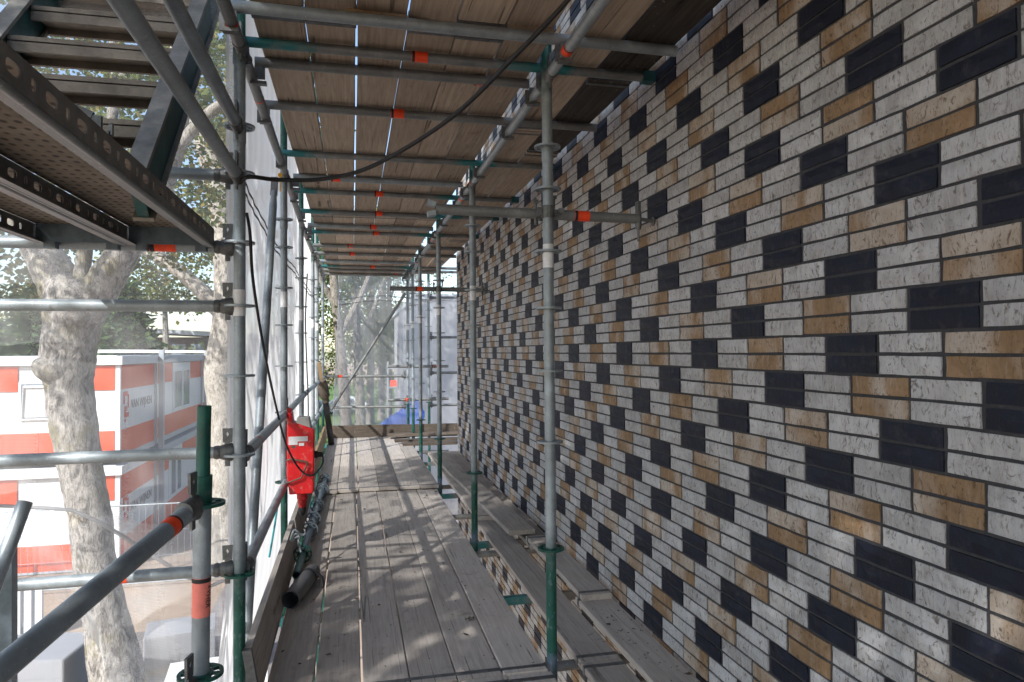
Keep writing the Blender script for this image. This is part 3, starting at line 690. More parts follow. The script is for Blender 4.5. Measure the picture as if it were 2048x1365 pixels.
rail('foreground_rail', (-.428, 2.10, .50), (-.70, .93, .32), 'lower foreground rail leaving the foot of the stub post', 'guard rail', None, heads=(1, 0))
mb = MB(); mb.tube((-1.118, 2.745, .905), (-1.19, 2.50, .43), TR, 18, bore=.02); solo('loose_tube', mb, M['steel'], 'leaning tube end at the far left edge beside the square post', 'tube', smooth=True)
mb = MB(); mb.bar((-1.169, 2.74, .76), (-1.171, 2.76, -.25), .044, .044, (0, 1, 0)); solo('square_post', mb, M['bluegrey'], 'square grey post at the far left edge', 'post')
# ------------------------------------------------------------------ steel decks of the stair bay
def holed_plate(mb, org, u, v, L, H, holes, th=.003):
    """plate org + u*[0,L] + v*[0,H] with rounded holes (centre, half width, half height)"""
    org = Vector(org); u = Vector(u); v = Vector(v); xs = [0]
    for i in range(len(holes)-1): xs.append((holes[i][0]+holes[i+1][0])/2)
    xs.append(L); P = lambda a, b: tuple(org+u*a+v*b)
    for i, (c, hw, hh) in enumerate(holes):
        x0, x1 = xs[i], xs[i+1]; m = H/2; n = 16; outer = []; inner = []
        for k in range(n):
            a = 2*math.pi*k/n; ca, sa = math.cos(a), math.sin(a)
            sc = 1/max(abs(ca), abs(sa)); ox, oy = ca*sc, sa*sc
            outer.append(P((c+(x1-c)*ox) if ox > 0 else (c+(c-x0)*ox), m+m*oy))
            inner.append(P(c+hw*math.copysign(abs(ca)**.6, ca), m+hh*math.copysign(abs(sa)**.6, sa)))
        mb.add(outer+inner, [(k, (k+1) % n, n+(k+1) % n, n+k) for k in range(n)])
def steel_deck(xr, label):
    t = thing('steel_deck', label, 'steel deck', (xr, 2.98, 1.86), 'steel decks of the stair bay')
    y0, y1 = .55, 2.985; zl = 1.852; zt = 1.925; w = .318; L = y1-y0
    holes = []; yy = .06; big = False
    while yy < L-.05:
        holes.append((yy, .026 if big else .009, .012 if big else .012)); yy += .075; big = not big
    for xx in (xr, xr-w):
        side = MB(); holed_plate(side, (xx, y0, zl+.012), (0, 1, 0), (0, 0, 1), L, zt-zl-.012, holes)
        o = part('side_beam', side, M['steel_deckside'], t); md = o.modifiers.new('s', 'SOLIDIFY'); md.thickness = .003
    for xx, sg in ((xr, -1), (xr-w, 1)):
        lip = MB(); lip.tube((xx+sg*.008, y0, zl+.006), (xx+sg*.008, y1, zl+.006), .009, 10); lip.box(min(xx+sg*.008, xx+sg*.034), max(xx+sg*.008, xx+sg*.034), y0, y1, zl-.001, zl+.002)
        part('bottom_lip', lip, M['steel_dark'], t, True)
    pl = MB(); pl.box(xr-w+.003, xr-.003, y0, y1, zt, zt+.004); part('deck_plate', pl, M['dimple'], t)
    ec = MB(); ec.box(xr-w+.004, xr-.004, y1-.012, y1-.008, zl+.004, zt); ec.box(xr-w+.03, xr-w+.07, y1-.01, y1+.03, zl-.02, zt-.01); ec.box(xr-.07, xr-.03, y1-.01, y1+.03, zl-.02, zt-.01)
    part('end_cap', ec, M['bluegrey'], t)
    return t
def dimple_mat():
    t = NT('dimpled steel plate'); p = t.pos(); v = t.node('ShaderNodeTexVoronoi'); v.inputs['Randomness'].default_value = .15; t.l.new(t.vmul(p, (34, 22, 1)), v.inputs['Vector']); v.inputs['Scale'].default_value = 1
    f = t.noise(p, 7, 5, .7); col = t.ramp(f, [(.3, (.11, .09, .07)), (.55, (.18, .15, .12)), (.75, (.25, .215, .175))])
    hole = t.ramp(v.outputs['Distance'], [(.20, 1.0), (.34, 0.0)]); col = t.mix(hole, col, (.03, .022, .016))
    t.bump(v.outputs['Distance'], .6, .006); return t.fin(col, .75, .15)
M['dimple'] = dimple_mat(); M['steel_deckside'] = plain('weathered zinc', (.165, .16, .152), .6, .3, .35, 14, .15, (.10, .085, .07))
steel_deck(-.545, 'perforated steel deck plank seen from below, nearest the standard')
steel_deck(-.868, 'outer perforated steel deck plank seen from below at the far left')
# ------------------------------------------------------------------ stair above the steel decks
t = thing('scaffold_stair', 'scaffold stair with teal stringer climbing above the steel decks', 'stair', (-.62, 2.25, 1.93))
sl = 1.085
def sp(y): return 2.03+(y-2.42)*sl
for xx, mt in ((-.625, 'teal_paint'), (-1.24, 'teal_paint')):
    s = MB(); y0, y1 = 2.26, 3.9
    s.bar((xx, y0, sp(y0)+.03), (xx, y1, sp(y1)+.03), .034, .135, (0, -.73, .68)); part('stringer', s, M[mt], t)
    s = MB(); s.bar((xx, y0-.052, sp(y0)+.085), (xx, y1-.052, sp(y1)+.085), .06, .014, (0, -.73, .68)); s.bar((xx, y0+.052, sp(y0)-.022), (xx, y1+.052, sp(y1)-.022), .06, .014, (0, -.73, .68)); part('flange', s, M['flange'] if 'flange' in M else M.setdefault('flange', plain('worn grey flange', (.20, .19, .17), .6, .2, .4, 9, .15, (.03, .10, .10))), t)
for k in range(7):
    z = 2.165+.2*k; y = 2.42+(z-2.03)/sl
    s = MB(); s.box(-1.22, -.645, y-.085, y+.075, z, z+.022); s.box(-1.22, -.645, y-.085, y-.070, z-.035, z+.005); s.box(-1.22, -.645, y+.058, y+.075, z-.028, z+.005)
    part('tread', s, M['tread'] if 'tread' in M else M.setdefault('tread', plain('dirty aluminium tread', (.19, .165, .135), .65, .2, .35, 9, .2, (.11, .085, .06))), t)
e = MB(); e.box(-1.28, -.58, 3.42, 3.60, 3.14, 3.19); e.box(-1.28, -.58, 3.42, 3.44, 3.06, 3.1402); part('landing_edge', e, M['tread'], t)
b = MB(); b.box(-.74, -.715, 2.22, 2.235, 2.08, 2.12); b.bar((-.79, 2.225, 2.135), (-.74, 2.225, 2.115), .015, .03); b.box(-.715, -.69, 2.22, 2.235, 2.065, 2.075); b.box(-.695, -.685, 2.22, 2.235, 2.065, 2.10)
part('latch_bracket', b, M['cast'], t)
# ------------------------------------------------------------------ red site power box on the second standard
bx = thing('site_power_box', 'red site power box hanging on the guard rail with white labels', 'power box', (-.345, 4.90, .46))
def prism(mb, prof, y0, y1, mi=0):                  # prof: list of (x,z), extruded along y
    n = len(prof); vs = [(x, y0, z) for x, z in prof]+[(x, y1, z) for x, z in prof]
    fs = [tuple(range(n)), tuple(range(n, 2*n))[::-1]]+[(k, n+k, n+(k+1) % n, (k+1) % n) for k in range(n)]
    return mb.add(vs, fs, mi)
body = MB(); P = [(-.415, .470), (-.262, .470), (-.257, .49), (-.252, .885), (-.258, .905), (-.392, .955), (-.398, 1.02), (-.427, 1.02), (-.430, .60)]
prism(body, P, 4.845, 4.985)
o = part('housing', body, M['red'], bx); md = o.modifiers.new('b', 'BEVEL'); md.width = .009; md.segments = 3; md.limit_method = 'ANGLE'
for nm, pr, mt in (('lid_grip', [(-.375, .925), (-.365, .985), (-.285, .985), (-.272, .905)], 'greyplastic'),):
    s = MB(); prism(s, pr, 4.86, 4.97); o = part(nm, s, M[mt], bx); md = o.modifiers.new('b', 'BEVEL'); md.width = .008; md.segments = 2
s = MB(); s.lathe((-.335, 4.915, .472), (0, 0, -1), [(0, .038), (.045, .036), (.05, .030), (.075, .030), (.078, .027), (.10, .026)], 18); part('inlet', s, M['red2'], bx, True)
s = MB(); s.lathe((-.335, 4.915, .372), (0, 0, -1), [(0, .024), (.02, .026), (.05, .018), (.06, .010)], 14); part('plug', s, M['black'], bx, True)
s = MB(); s.box(-.418, -.295, 4.8405, 4.8435, .825, .858); s.box(-.418, -.36, 4.8405, 4.8435, .803, .8249); s.box(-.352, -.318, 4.8405, 4.8435, .795, .815); part('label', s, M['label'], bx)
s = MB(); s.box(-.400, -.376, 4.8405, 4.8435, .782, .797); part('rating_plate', s, M['frame_brown'], bx)
s = MB(); s.lathe((-.252, 4.93, .72), (1, 0, 0), [(0, .026), (.015, .026), (.02, .018), (.05, .016)], 14); part('socket', s, M['black'], bx, True)
s = MB(); s.path([(-.435, 4.83, .70), (-.40, 4.825, .712), (-.30, 4.825, .688), (-.295, 4.825, .68), (-.335, 4.825, .585), (-.42, 4.825, .555), (-.45, 4.88, .545)], .006, 8); part('wire_bracket', s, M['frame_brown'], bx, True)
s = MB(); s.box(-.432, -.405, 4.90, 4.93, .98, 1.045); part('hanger', s, M['red2'], bx)
def spline(pts, n=10):
    pts = [Vector(p) for p in pts]; out = []
    for i in range(len(pts)-1):
        p0 = pts[max(i-1, 0)]; p1 = pts[i]; p2 = pts[i+1]; p3 = pts[min(i+2, len(pts)-1)]
        for k in range(n):
            t = k/n; out.append(.5*((2*p1)+(p2-p0)*t+(2*p0-5*p1+4*p2-p3)*t*t+(3*p1-p0-3*p2+p3)*t**3))
    return out+[pts[-1]]
def cable(pts, r, label, mat='black', cat='cable', group='black cables'):
    mb = MB(); mb.path(spline(pts), r, 10); return solo('cable', mb, M[mat], label, cat, group, smooth=True)
cable([(-.45, 3.02, 2.13), (-.40, 2.93, 2.132), (-.295, 3.0, 2.142), (-.11, 2.985, 2.152), (.092, 2.837, 2.182), (.362, 2.566, 2.300), (.556, 2.313, 2.450), (.712, 2.171, 2.60), (.80, 2.06, 2.72)], .0088, 'thick black cable sagging overhead from the nearest standard to the ceiling')
cable([(-.425, 3.02, 2.00), (-.405, 2.97, 1.90), (-.41, 3.1, 1.72), (-.425, 3.6, 1.43), (-.435, 4.25, 1.10), (-.415, 4.62, .84), (-.35, 4.78, .66), (-.27, 4.80, .60), (-.205, 4.86, .655), (-.20, 4.92, .71), (-.215, 4.935, .722)], .0065, 'black cable hanging from the nearest standard into the red power box')
cable([(-.43, 7.05, 2.2), (-.445, 7.0, 1.75), (-.43, 6.95, 1.3), (-.415, 6.9, .95), (-.41, 6.8, .5)], .006, 'thin dark cable hanging down beside the third netting side standard')
mb = MB(); mb.path([(-.47, 4.85, .53), (-.475, 4.55, .35), (-.48, 4.3, .22)], .006, 8); solo('turquoise_rod', mb, M['cyan'], 'thin turquoise rod sloping below the red box', 'rod', smooth=True)
mb = MB()
for k in range(3):
    mb.path(spline([(-.40+.01*k, 4.75, .19), (-.37, 4.70+.02*k, .27-.03*k), (-.335+.012*k, 4.72, .23), (-.35, 4.76, .17+.02*k), (-.33, 4.70, .12)], 6), .007, 8)
solo('coupler_hook', mb, M['steel'], 'steel hook clips hanging over the toe board below the red box', 'clip', smooth=True)
# strap hook and yellow tag overhead
mb = MB(); mb.box(-.449, -.441, 4.585, 4.597, 2.45, 2.545); mb.lathe((-.445, 4.59, 2.555), (0, 1, 0), [(-.006, .014), (.006, .014)], 14); solo('ratchet_hook', mb, M['yellow'], 'small yellow hook hanging by the netting near the overhead ledger', 'hook')
# ------------------------------------------------------------------ things lying on the walkway
t = thing('lying_standard', 'spare standard with disc rosettes lying along the netting side toe board', 'scaffold pole', (-.335, 4.45, .06))
A = Vector((-.338, 4.42, .062)); Bq = Vector((-.284, 7.85, .068)); d = (Bq-A).normalized()
mb = MB(); mb.tube(A, A+d*.55, TR, 18, bore=.02); part('green_end', mb, M['green_paint'], t, True)
mb = MB(); mb.tube(A+d*.55, Bq, TR, 18); mb.lathe(A+d*1.28, d, [(0, TR), (.005, .032), (.09, .032), (.095, TR)], 16); mb.lathe(A+d*2.45, d, [(0, TR), (.005, .034), (.12, .034), (.125, TR)], 16); part('tube', mb, M['bluegrey'], t, True)
q = d.to_track_quat('Z', 'Y').to_euler()
for k, s in enumerate((.45, 1.10, 1.45, 1.95, 2.55, 2.70, 3.2)):
    me = ROS['green_paint'] if k == 0 else ROS.setdefault('bluegrey', rosette_mesh().mesh('rosette', M['bluegrey']))
    put('rosette', me, t, A+d*s-Vector((-.335, 4.45, .06)), q)
t = thing('plastic_pipe', 'dark grey plastic pipe piece with strap lying on the walkway planks', 'pipe', (-.336, 4.05, .06))
A = Vector((-.338, 4.02, .052)); Bq = Vector((-.247, 4.50, .052)); d = (Bq-A).normalized()
mb = MB(); mb.path([A, A+d*.46, A+d*.50], [.050, .050, .044], 24, bore=.045); part('tube', mb, M['pipe'], t, True)
mb = MB(); mb.path([A+d*.37, A+d*.40], .0525, 24, cap=True); mb.path([A+d*.385+Vector((.04, 0, .03)), A+d*.37+Vector((.085, -.02, .005)), A+d*.36+Vector((.095, -.04, -.045))], .010, 8); part('strap', mb, M['black'], t, True)
t = thing('leaning_board', 'board with black face and burlap top leaning in the far netting side corner', 'board', (-.31, 10.6, .05))
mb = MB(); mb.bar((-.315, 10.62, .045), (-.47, 10.30, 1.28), .05, .03, (0, -1, 0)); part('board', mb, M['wood_new'], t)
mb = MB(); mb.bar((-.305, 10.595, .05), (-.385, 10.43, .72), .085, .02, (0, -1, 0)); part('black_face', mb, M['black'], t)
mb = MB(); mb.path(spline([(-.372, 10.44, .70), (-.40, 10.40, .82), (-.42, 10.36, .95), (-.44, 10.33, 1.03)], 4), [.05]*3+[.075]*6+[.06]*3+[.035], 12); part('sacking', mb, M['wood_x'], t, True)
# leaves and crumbs on the planks
lf = MB(); rg = random.Random(31)
for k in range(320):
    if k < 270: x = rg.uniform(-.34, .83); y = rg.uniform(3.0, 7.1); z = .0045
    else: x = rg.uniform(1.25, 1.41); y = rg.uniform(2.6, 3.6); z = .0335
    s = rg.uniform(.003, .009) if k % 15 else rg.uniform(.012, .022); a = rg.uniform(0, 6.3)
    c, sn = math.cos(a), math.sin(a); pts = [(-1, 0), (-.2, -.5), (1, -.1), (.3, .55)]
    lf.add([(x+s*(p*c-q*sn), y+s*(p*sn+q*c), z+rg.uniform(0, s*.35)) for p, q in pts]+[(x, y, z-.002)], [(0, 1, 2, 3), (0, 4, 1), (1, 4, 2), (2, 4, 3), (3, 4, 0)], k % 2)
o = put('debris', lf.mesh('debris', [M['board_dark'], M['frame_brown']])); tag(o, 'scattered leaf bits and mortar crumbs on the walkway planks', 'debris', kind='stuff')
t = thing('dead_leaf', 'curled brown leaf lying on the foreground planks', 'leaf', (.60, 3.62, .003))
mb = MB(); 
for k in range(5):
    a = k/4; w = .016*math.sin(math.pi*(.15+.7*a)); mb.v += [(.575+.05*a, 3.62-w+.012*a, .004+.012*(k % 2)), (.575+.05*a, 3.62+w+.012*a, .006+.010*((k+1) % 2))]
for k in range(4): mb.f.append((2*k, 2*k+2, 2*k+3, 2*k+1)); mb.m.append(0)
part('blade', mb, M['frame_brown'], t)
# ------------------------------------------------------------------ debris netting
def cloth(fn, nu, nv): 
    mb = MB()
    for i in range(nu+1):
        for j in range(nv+1): mb.v.append(tuple(fn(i/nu, j/nv)))
    for i in range(nu):
        for j in range(nv):
            mb.f.append((i*(nv+1)+j, (i+1)*(nv+1)+j, (i+1)*(nv+1)+j+1, i*(nv+1)+j+1)); mb.m.append(0)
    return mb
def nz(a, b, c=0.0): return noise.noise(Vector((a, b, c)))
def band(parent, fn, nu, v0, off):
    for dv in (0, off):
        b = MB(); w = .006
        for i in range(nu):
            if i % 12 == 11: continue
            u0, u1 = i/nu, (i+1)/nu
            p, q = Vector(fn(u0, v0+dv)), Vector(fn(u1, v0+dv)); b.bar(p, q, .004, w*2)
        part('eyelet_band', b, M['netband'], parent)['kind'] = 'stuff'
def side_net(u, v):
    y = 3.16+9.6*u; z = -.9+6.4*v
    x = -.525-.07*min(1, (y-3.16)/2.2)+.012*nz(y*1.7, z*.35, 1.0)+.02*nz(y*.6, z*.5, 4.0)*min(1, (y-3.16)/1.5)+.0025*math.sin(y*17+2*nz(y, z))-.10*max(0, .5-z)
    return (x, y, z)
t = thing('debris_net', 'long white debris net hanging behind the netting side standards', 'netting', (-.6, 3.16, -.9), 'debris nets')
part('sheet', cloth(side_net, 480, 30), M['net'], t, True); band(t, lambda u, v: (side_net(u, v)[0]+.004,)+side_net(u, v)[1:], 480, (2.30+.9)/6.4, -.055/6.4)
def cross_net(u, v):
    x = -.515-5.4*u; top = 5.5
    bot = .66+.10*math.sin(u*9)+.28*max(0, 1-abs(u-.02)/.10)*-1+.25*u
    z = bot+(top-bot)*v; y = 3.24+.03*nz(x*1.4, z*.4, 7.0)+.05*nz(x*.5, z*.4, 2.0)+.02*math.sin(x*11+nz(x, z)*3)*(1-v)
    return (x, y, z)
t = thing('debris_net', 'sheer white debris net across the left bay before the tree', 'netting', (-.6, 3.24, .6), 'debris nets')
part('sheet', cloth(cross_net, 110, 40), M['net'], t, True)
hem = MB(); hem.path([Vector(cross_net(i/60, 0)) for i in range(61)], .008, 6); part('hem', hem, M['net2'], t, True)
def skirt(u, v):                                    # loose gathered tail below the hem
    x = -.58-1.5*u; z0 = .70-.02*u; drop = (1.15*(1-u)**1.6+.05)*v
    return (x+.06*v*math.sin(u*20), 3.30+.10*v+.05*math.sin(u*26+3*v)+.04*nz(u*7, v*3, 3), z0-drop+.03*nz(u*5, v*4, 9))
t = thing('debris_net', 'loose gathered tail of netting below the left hem', 'netting', (-.6, 3.3, .6), 'debris nets')
part('sheet', cloth(skirt, 60, 16), M['net'], t, True)
def end_net(u, v):
    z = -.3+4.2*v; x0 = -.34+.10*min(1, max(0, (z-.3)/2)) ; x = x0+(1.25-x0)*u
    return (x, 13.0+.06*nz(x*2, z*.6, 5)+.04*nz(x*.7, z*1.2, 8)+.03*math.sin((x+.25*z)*14), z+.05*math.sin(x*3))
t = thing('debris_net', 'white debris net closing the far end of the walkway', 'netting', (-.4, 13.0, -.3), 'debris nets')
part('sheet', cloth(end_net, 60, 40), M['net_end'], t, True); band(t, lambda u, v: (end_net(u, v)[0], end_net(u, v)[1]-.01, end_net(u, v)[2]), 26, (2.42+.3)/4.2, -.09/4.2)
hem = MB(); hem.path([Vector(end_net(0, j/40)) for j in range(41)], .012, 6); part('hem', hem, M['net2'], t, True)
def wsheet(u, v):
    x = .98+2.6*u; z = -3.6+5.95*v+.45*u*v; return (x, 14.8+.05*math.sin(x*13)+.08*nz(x*3, z*.5, 3), z)
t = thing('white_sheeting', 'dense white sheeting on the scaffold beyond the wall corner', 'sheeting', (.98, 14.8, -3.6), 'debris nets')
part('sheet', cloth(wsheet, 60, 30), M['net2'], t, True)
def wsheet2(u, v):
    x = 1.25+2.6*u; z = -3.6+8.2*v; return (x, 15.9+.05*math.sin(x*9)+.08*nz(x*3, z*.5, 13), z)
t = thing('white_sheeting', 'taller sheer sheeting behind the dense white sheeting', 'sheeting', (1.25, 15.9, -3.6), 'debris nets')
part('sheet', cloth(wsheet2, 50, 30), M['net'], t, True)

# ------------------------------------------------------------------ trees
def blob_path(pts, rad_, rg, amp=.05):
    out = spline(pts, 5); n = len(out); rr = []
    for i in range(n):
        k = i/(n-1)*(len(rad_)-1); a = int(min(k, len(rad_)-2)); rr.append((rad_[a]*(1-(k-a))+rad_[a+1]*(k-a))*(1+rg.uniform(-amp, amp)))
    return out, rr
def bark_tube(mb, pts, rad_, rg, seg=18, amp=.03, lump=.035):
    out, rr = blob_path(pts, rad_, rg, amp); o = len(mb.v); mb.path(out, rr, seg)
    n = len(out)
    for i in range(n):
        for k in range(seg):
            v = Vector(mb.v[o+i*seg+k]); f = 1+lump*noise.noise(v*1.9)+.5*lump*noise.noise(v*5.3); mb.v[o+i*seg+k] = tuple(out[i]+(v-out[i])*f)
    return out
def leaves(mb, centre, rxyz, n, size, rg, flat=False):
    cx, cy, cz = centre
    for _ in range(n):
        while True:
            a, b, c = rg.uniform(-1, 1), rg.uniform(-1, 1), rg.uniform(-1, 1)
            if a*a+b*b+c*c < 1: break
        p = Vector((cx+a*rxyz[0], cy+b*rxyz[1], cz+c*rxyz[2]))
        d = Vector((rg.gauss(0, 1), rg.gauss(0, 1), rg.gauss(0, .6)-.3)).normalized(); e = d.cross(Vector((rg.gauss(0, 1), rg.gauss(0, 1), rg.gauss(0, 1)))).normalized()
        s = size*rg.uniform(.6, 1.3); w = s*(.18 if flat else .42); m = e.cross(d)*s*.10
        o = len(mb.v); mb.v += [tuple(p), tuple(p+d*s*.5+e*w+m), tuple(p+d*s), tuple(p+d*s*.5-e*w+m)]; mb.f.append((o, o+1, o+2, o+3)); mb.m.append(0)
def tree(name, label, base, trunks, clumps, leaf, rg, bark='bark', lmat='leaf', group='trees', seg=14, twigs=()):
    t = thing(name, label, 'tree', base, group)
    mb = MB()
    for pts, rr in trunks[:1]: bark_tube(mb, pts, rr, rg, seg)
    part('trunk', mb, M[bark], t, True)
    for pts, rr in trunks[1:]:
        mb = MB(); bark_tube(mb, pts, rr, rg, max(8, seg-4)); part('limb', mb, M[bark], t, True)
    mb = MB()
    for c, r3, n in clumps:
        k = max(1, int(n/22))
        for _ in range(k):
            while True:
                a, b, d = rg.uniform(-1, 1), rg.uniform(-1, 1), rg.uniform(-1, 1)
                if a*a+b*b+d*d < 1: break
            q = (c[0]+a*r3[0], c[1]+b*r3[1], c[2]+d*r3[2]); s = leaf*rg.uniform(2.2, 4.5)
            leaves(mb, q, (s, s, s*.65), 22, leaf, rg)
    if clumps: o = part('crown', mb, M[lmat], t)
    return t
rg = random.Random(5)
C = lambda x, y, z, rx, ry, rz, n: ((x, y, z), (rx, ry, rz), n)
tree('plane_tree', 'big forked grey tree trunk with a burr, before the red and white containers', (-3.3, 11.35, GROUND),
     [([(-3.25, 11.36, GROUND-.1), (-3.36, 11.37, -3.6), (-3.55, 11.385, -2.6), (-3.72, 11.40, -1.7), (-3.79, 11.40, -1.0), (-3.91, 11.42, -.36), (-4.01, 11.43, .3), (-4.08, 11.43, .9), (-4.11, 11.43, 1.35), (-4.03, 11.40, 1.86), (-4.0, 11.38, 2.2), (-4.02, 11.38, 2.5)], [.52, .40, .31, .29, .285, .30, .31, .32, .37, .40, .43, .35]),
      ([(-4.05, 11.40, 1.95), (-4.22, 11.43, 2.45), (-4.42, 11.47, 2.85), (-4.62, 11.52, 3.2), (-4.95, 11.57, 3.75), (-5.35, 11.7, 4.8), (-5.6, 11.9, 6.4), (-5.7, 12.2, 8.5)], [.30, .30, .27, .24, .22, .19, .14, .07]),
      ([(-3.92, 11.36, 1.95), (-3.66, 11.31, 2.35), (-3.45, 11.25, 2.7), (-3.25, 11.2, 3.03), (-2.9, 11.1, 3.6), (-2.55, 11.0, 4.6), (-2.4, 11.0, 6.2), (-2.2, 11.2, 8.2)], [.30, .27, .24, .22, .19, .16, .12, .06]),
      ([(-3.97, 11.38, 2.35), (-3.9, 11.37, 2.7), (-3.84, 11.33, 3.1), (-3.75, 11.3, 3.8), (-3.5, 11.35, 5.0), (-3.6, 11.6, 7.0)], [.14, .11, .10, .09, .08, .04]),
      ([(-3.95, 11.35, 1.42), (-4.22, 11.2, 1.22), (-4.34, 11.14, 1.27), (-4.40, 11.08, 1.33)], [.24, .21, .16, .06]),
      ([(-4.05, 11.3, 1.65), (-4.14, 11.14, 1.70), (-4.17, 11.06, 1.78)], [.22, .17, .07]),
      ([(-2.65, 11.0, 4.3), (-2.0, 10.8, 5.0), (-1.3, 10.6, 5.4), (-.7, 10.5, 5.9)], [.10, .08, .05, .03]),
      ([(-5.2, 11.65, 4.4), (-6.0, 11.3, 4.8), (-6.9, 11.0, 5.0)], [.10, .07, .03]),
      ([(-2.45, 11.0, 5.6), (-3.2, 10.4, 6.2), (-3.9, 10.0, 6.6)], [.09, .06, .03])],
     [C(-1.2, 6.8, 8.6, 2.6, 3.6, 1.2, 3600), C(-6.9, 8.3, 5.6, 2.5, 2.4, 1.5, 3600), C(-4.2, 13.4, 6.2, 3.6, 2.2, 2.5, 5200), C(-2.4, 11.6, 7.0, 2.4, 1.8, 2.2, 2600), C(-5.6, 12.8, 3.6, 1.3, .9, .7, 700), C(-4.6, 13.0, 3.2, 1.0, .7, .5, 300), C(-3.4, 13.6, 3.7, 1.0, .6, .8, 700), C(-2.2, 12.6, 4.4, 1.0, .8, .9, 700), C(-5.35, 12.6, 2.5, .55, .4, .55, 380)], .11, rg)
tree('plane_tree', 'pale trunked tree with eye shaped scars beside the nearest standard', (-3.32, 19.85, GROUND),
     [([(-3.3, 19.9, GROUND-.1), (-3.33, 19.88, -3.6), (-3.35, 19.86, -2.5), (-3.37, 19.84, -1.2), (-3.43, 19.82, .1), (-3.46, 19.81, .98), (-3.30, 19.75, 2.2), (-3.27, 19.72, 3.2), (-3.31, 19.70, 4.3), (-3.46, 19.71, 5.5), (-3.95, 19.78, 7.5), (-4.5, 19.87, 9.2), (-4.9, 20, 12)], [.52, .42, .36, .34, .37, .42, .37, .34, .34, .32, .26, .19, .08]),
      ([(-3.36, 19.76, 2.4), (-3.75, 19.85, 2.9), (-4.25, 19.94, 3.4), (-4.85, 20.07, 3.9), (-5.5, 20.2, 4.3), (-6.4, 20.4, 5.4), (-7.0, 20.6, 7.2)], [.24, .21, .19, .18, .16, .12, .06]),
      ([(-3.4, 19.7, 5.2), (-3.0, 19.6, 6.6), (-2.5, 19.5, 8.2), (-2.2, 19.5, 10.5)], [.20, .17, .12, .05]),
      ([(-4.0, 19.8, 7.6), (-4.9, 19.5, 8.3), (-5.9, 19.2, 8.6), (-7.0, 19.0, 9.4)], [.14, .11, .08, .03])],
     [C(-7.5, 16.2, 6.5, 2.4, 2.2, 1.6, 1800), C(-5.0, 20.4, 9.0, 4.2, 2.4, 3.4, 5200), C(-5.3, 20.6, 4.6, 1.7, 1.0, .7, 900), C(-2.4, 20.5, 8.0, 2.2, 2.0, 2.5, 2000), C(-4.9, 21.0, 3.0, .9, .6, .45, 260), C(-3.9, 21.5, 5.6, 1.3, .8, 1.6, 800)], .14, rg, bark='bark_pale')
tree('plane_tree', 'unseen street tree behind the camera, crown shaped to shade the wall and dapple the walkway', (-4.4, -3.6, GROUND),
     [([(-4.4, -3.6, GROUND-.1), (-4.35, -3.6, -2.0), (-4.4, -3.65, .5), (-4.3, -3.6, 3.0), (-4.4, -3.5, 6.0)], [.45, .33, .31, .30, .15])],
     [C(-4.4, -4.6, 5.8, 2.6, 3.2, 2.8, 9000), C(-4.5, -.8, 8.5, 2.2, 4.4, 1.5, 8000), C(-4.2, -2.0, 5.2, 1.5, .9, 1.8, 1400), C(-4.2, -.2, 4.7, 1.0, 1.7, 1.0, 130), C(-4.2, 2.0, 6.6, 1.4, 1.6, 1.2, 1500)], .19, rg)  # unseen crown: clumps placed to keep sun off the near wall and dapple the deck
for i, (u0, x, y, x2, z2, r0, lab) in enumerate([
        (0, -.22, 30, -.75, 4.5, .30, 'leaning pale trunk at the left edge of the far net'), (1, .55, 52, .2, 7, .42, 'thickest pale trunk in the far row beyond the net'),
        (2, 1.35, 55, 1.5, 8, .36, 'second trunk from the left in the far row beyond the net'), (3, 2.3, 58, 2.5, 8, .36, 'third trunk from the left in the far row beyond the net'), (4, 3.05, 60, 3.1, 8, .30, 'rightmost slim trunk in the far row beyond the net')]):
    xm = (x+x2)/2
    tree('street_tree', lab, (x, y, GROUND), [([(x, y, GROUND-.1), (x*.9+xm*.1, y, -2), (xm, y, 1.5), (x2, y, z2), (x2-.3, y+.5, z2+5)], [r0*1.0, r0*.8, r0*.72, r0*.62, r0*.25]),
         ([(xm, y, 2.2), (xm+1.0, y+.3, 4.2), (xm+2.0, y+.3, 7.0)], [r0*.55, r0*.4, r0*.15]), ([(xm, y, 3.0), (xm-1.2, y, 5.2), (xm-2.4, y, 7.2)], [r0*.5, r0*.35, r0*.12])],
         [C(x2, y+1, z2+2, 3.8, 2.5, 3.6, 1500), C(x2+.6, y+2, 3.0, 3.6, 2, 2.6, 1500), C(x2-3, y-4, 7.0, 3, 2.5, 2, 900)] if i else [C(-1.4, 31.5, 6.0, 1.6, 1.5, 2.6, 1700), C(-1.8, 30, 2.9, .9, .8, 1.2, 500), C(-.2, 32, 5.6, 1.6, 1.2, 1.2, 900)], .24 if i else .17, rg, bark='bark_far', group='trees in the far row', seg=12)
def conifer(label, x, y, h, r, n, sd):
    t = thing('conifer', label, 'conifer', (x, y, GROUND), 'conifers behind the containers'); rgc = random.Random(sd)
    mb = MB(); mb.path([(x, y, GROUND), (x, y, GROUND+h*.98)], [.22, .03], 8); part('trunk', mb, M['bark'], t, True)
    mb = MB()
    for k in range(n):
        f = rgc.random()**.8; z = GROUND+h*(.15+.85*f); rr = r*(1-f)*rgc.uniform(.75, 1.12)+.15; a = rgc.uniform(0, 6.283)
        for s in range(5):
            q = s/5+.28; p = (x+math.cos(a)*rr*q, y+math.sin(a)*rr*q, z-.18*rr*q+.1*q*q); leaves(mb, p, (.26, .26, .10), 6, .55, rgc, True)
    part('foliage', mb, M['needle'], t)
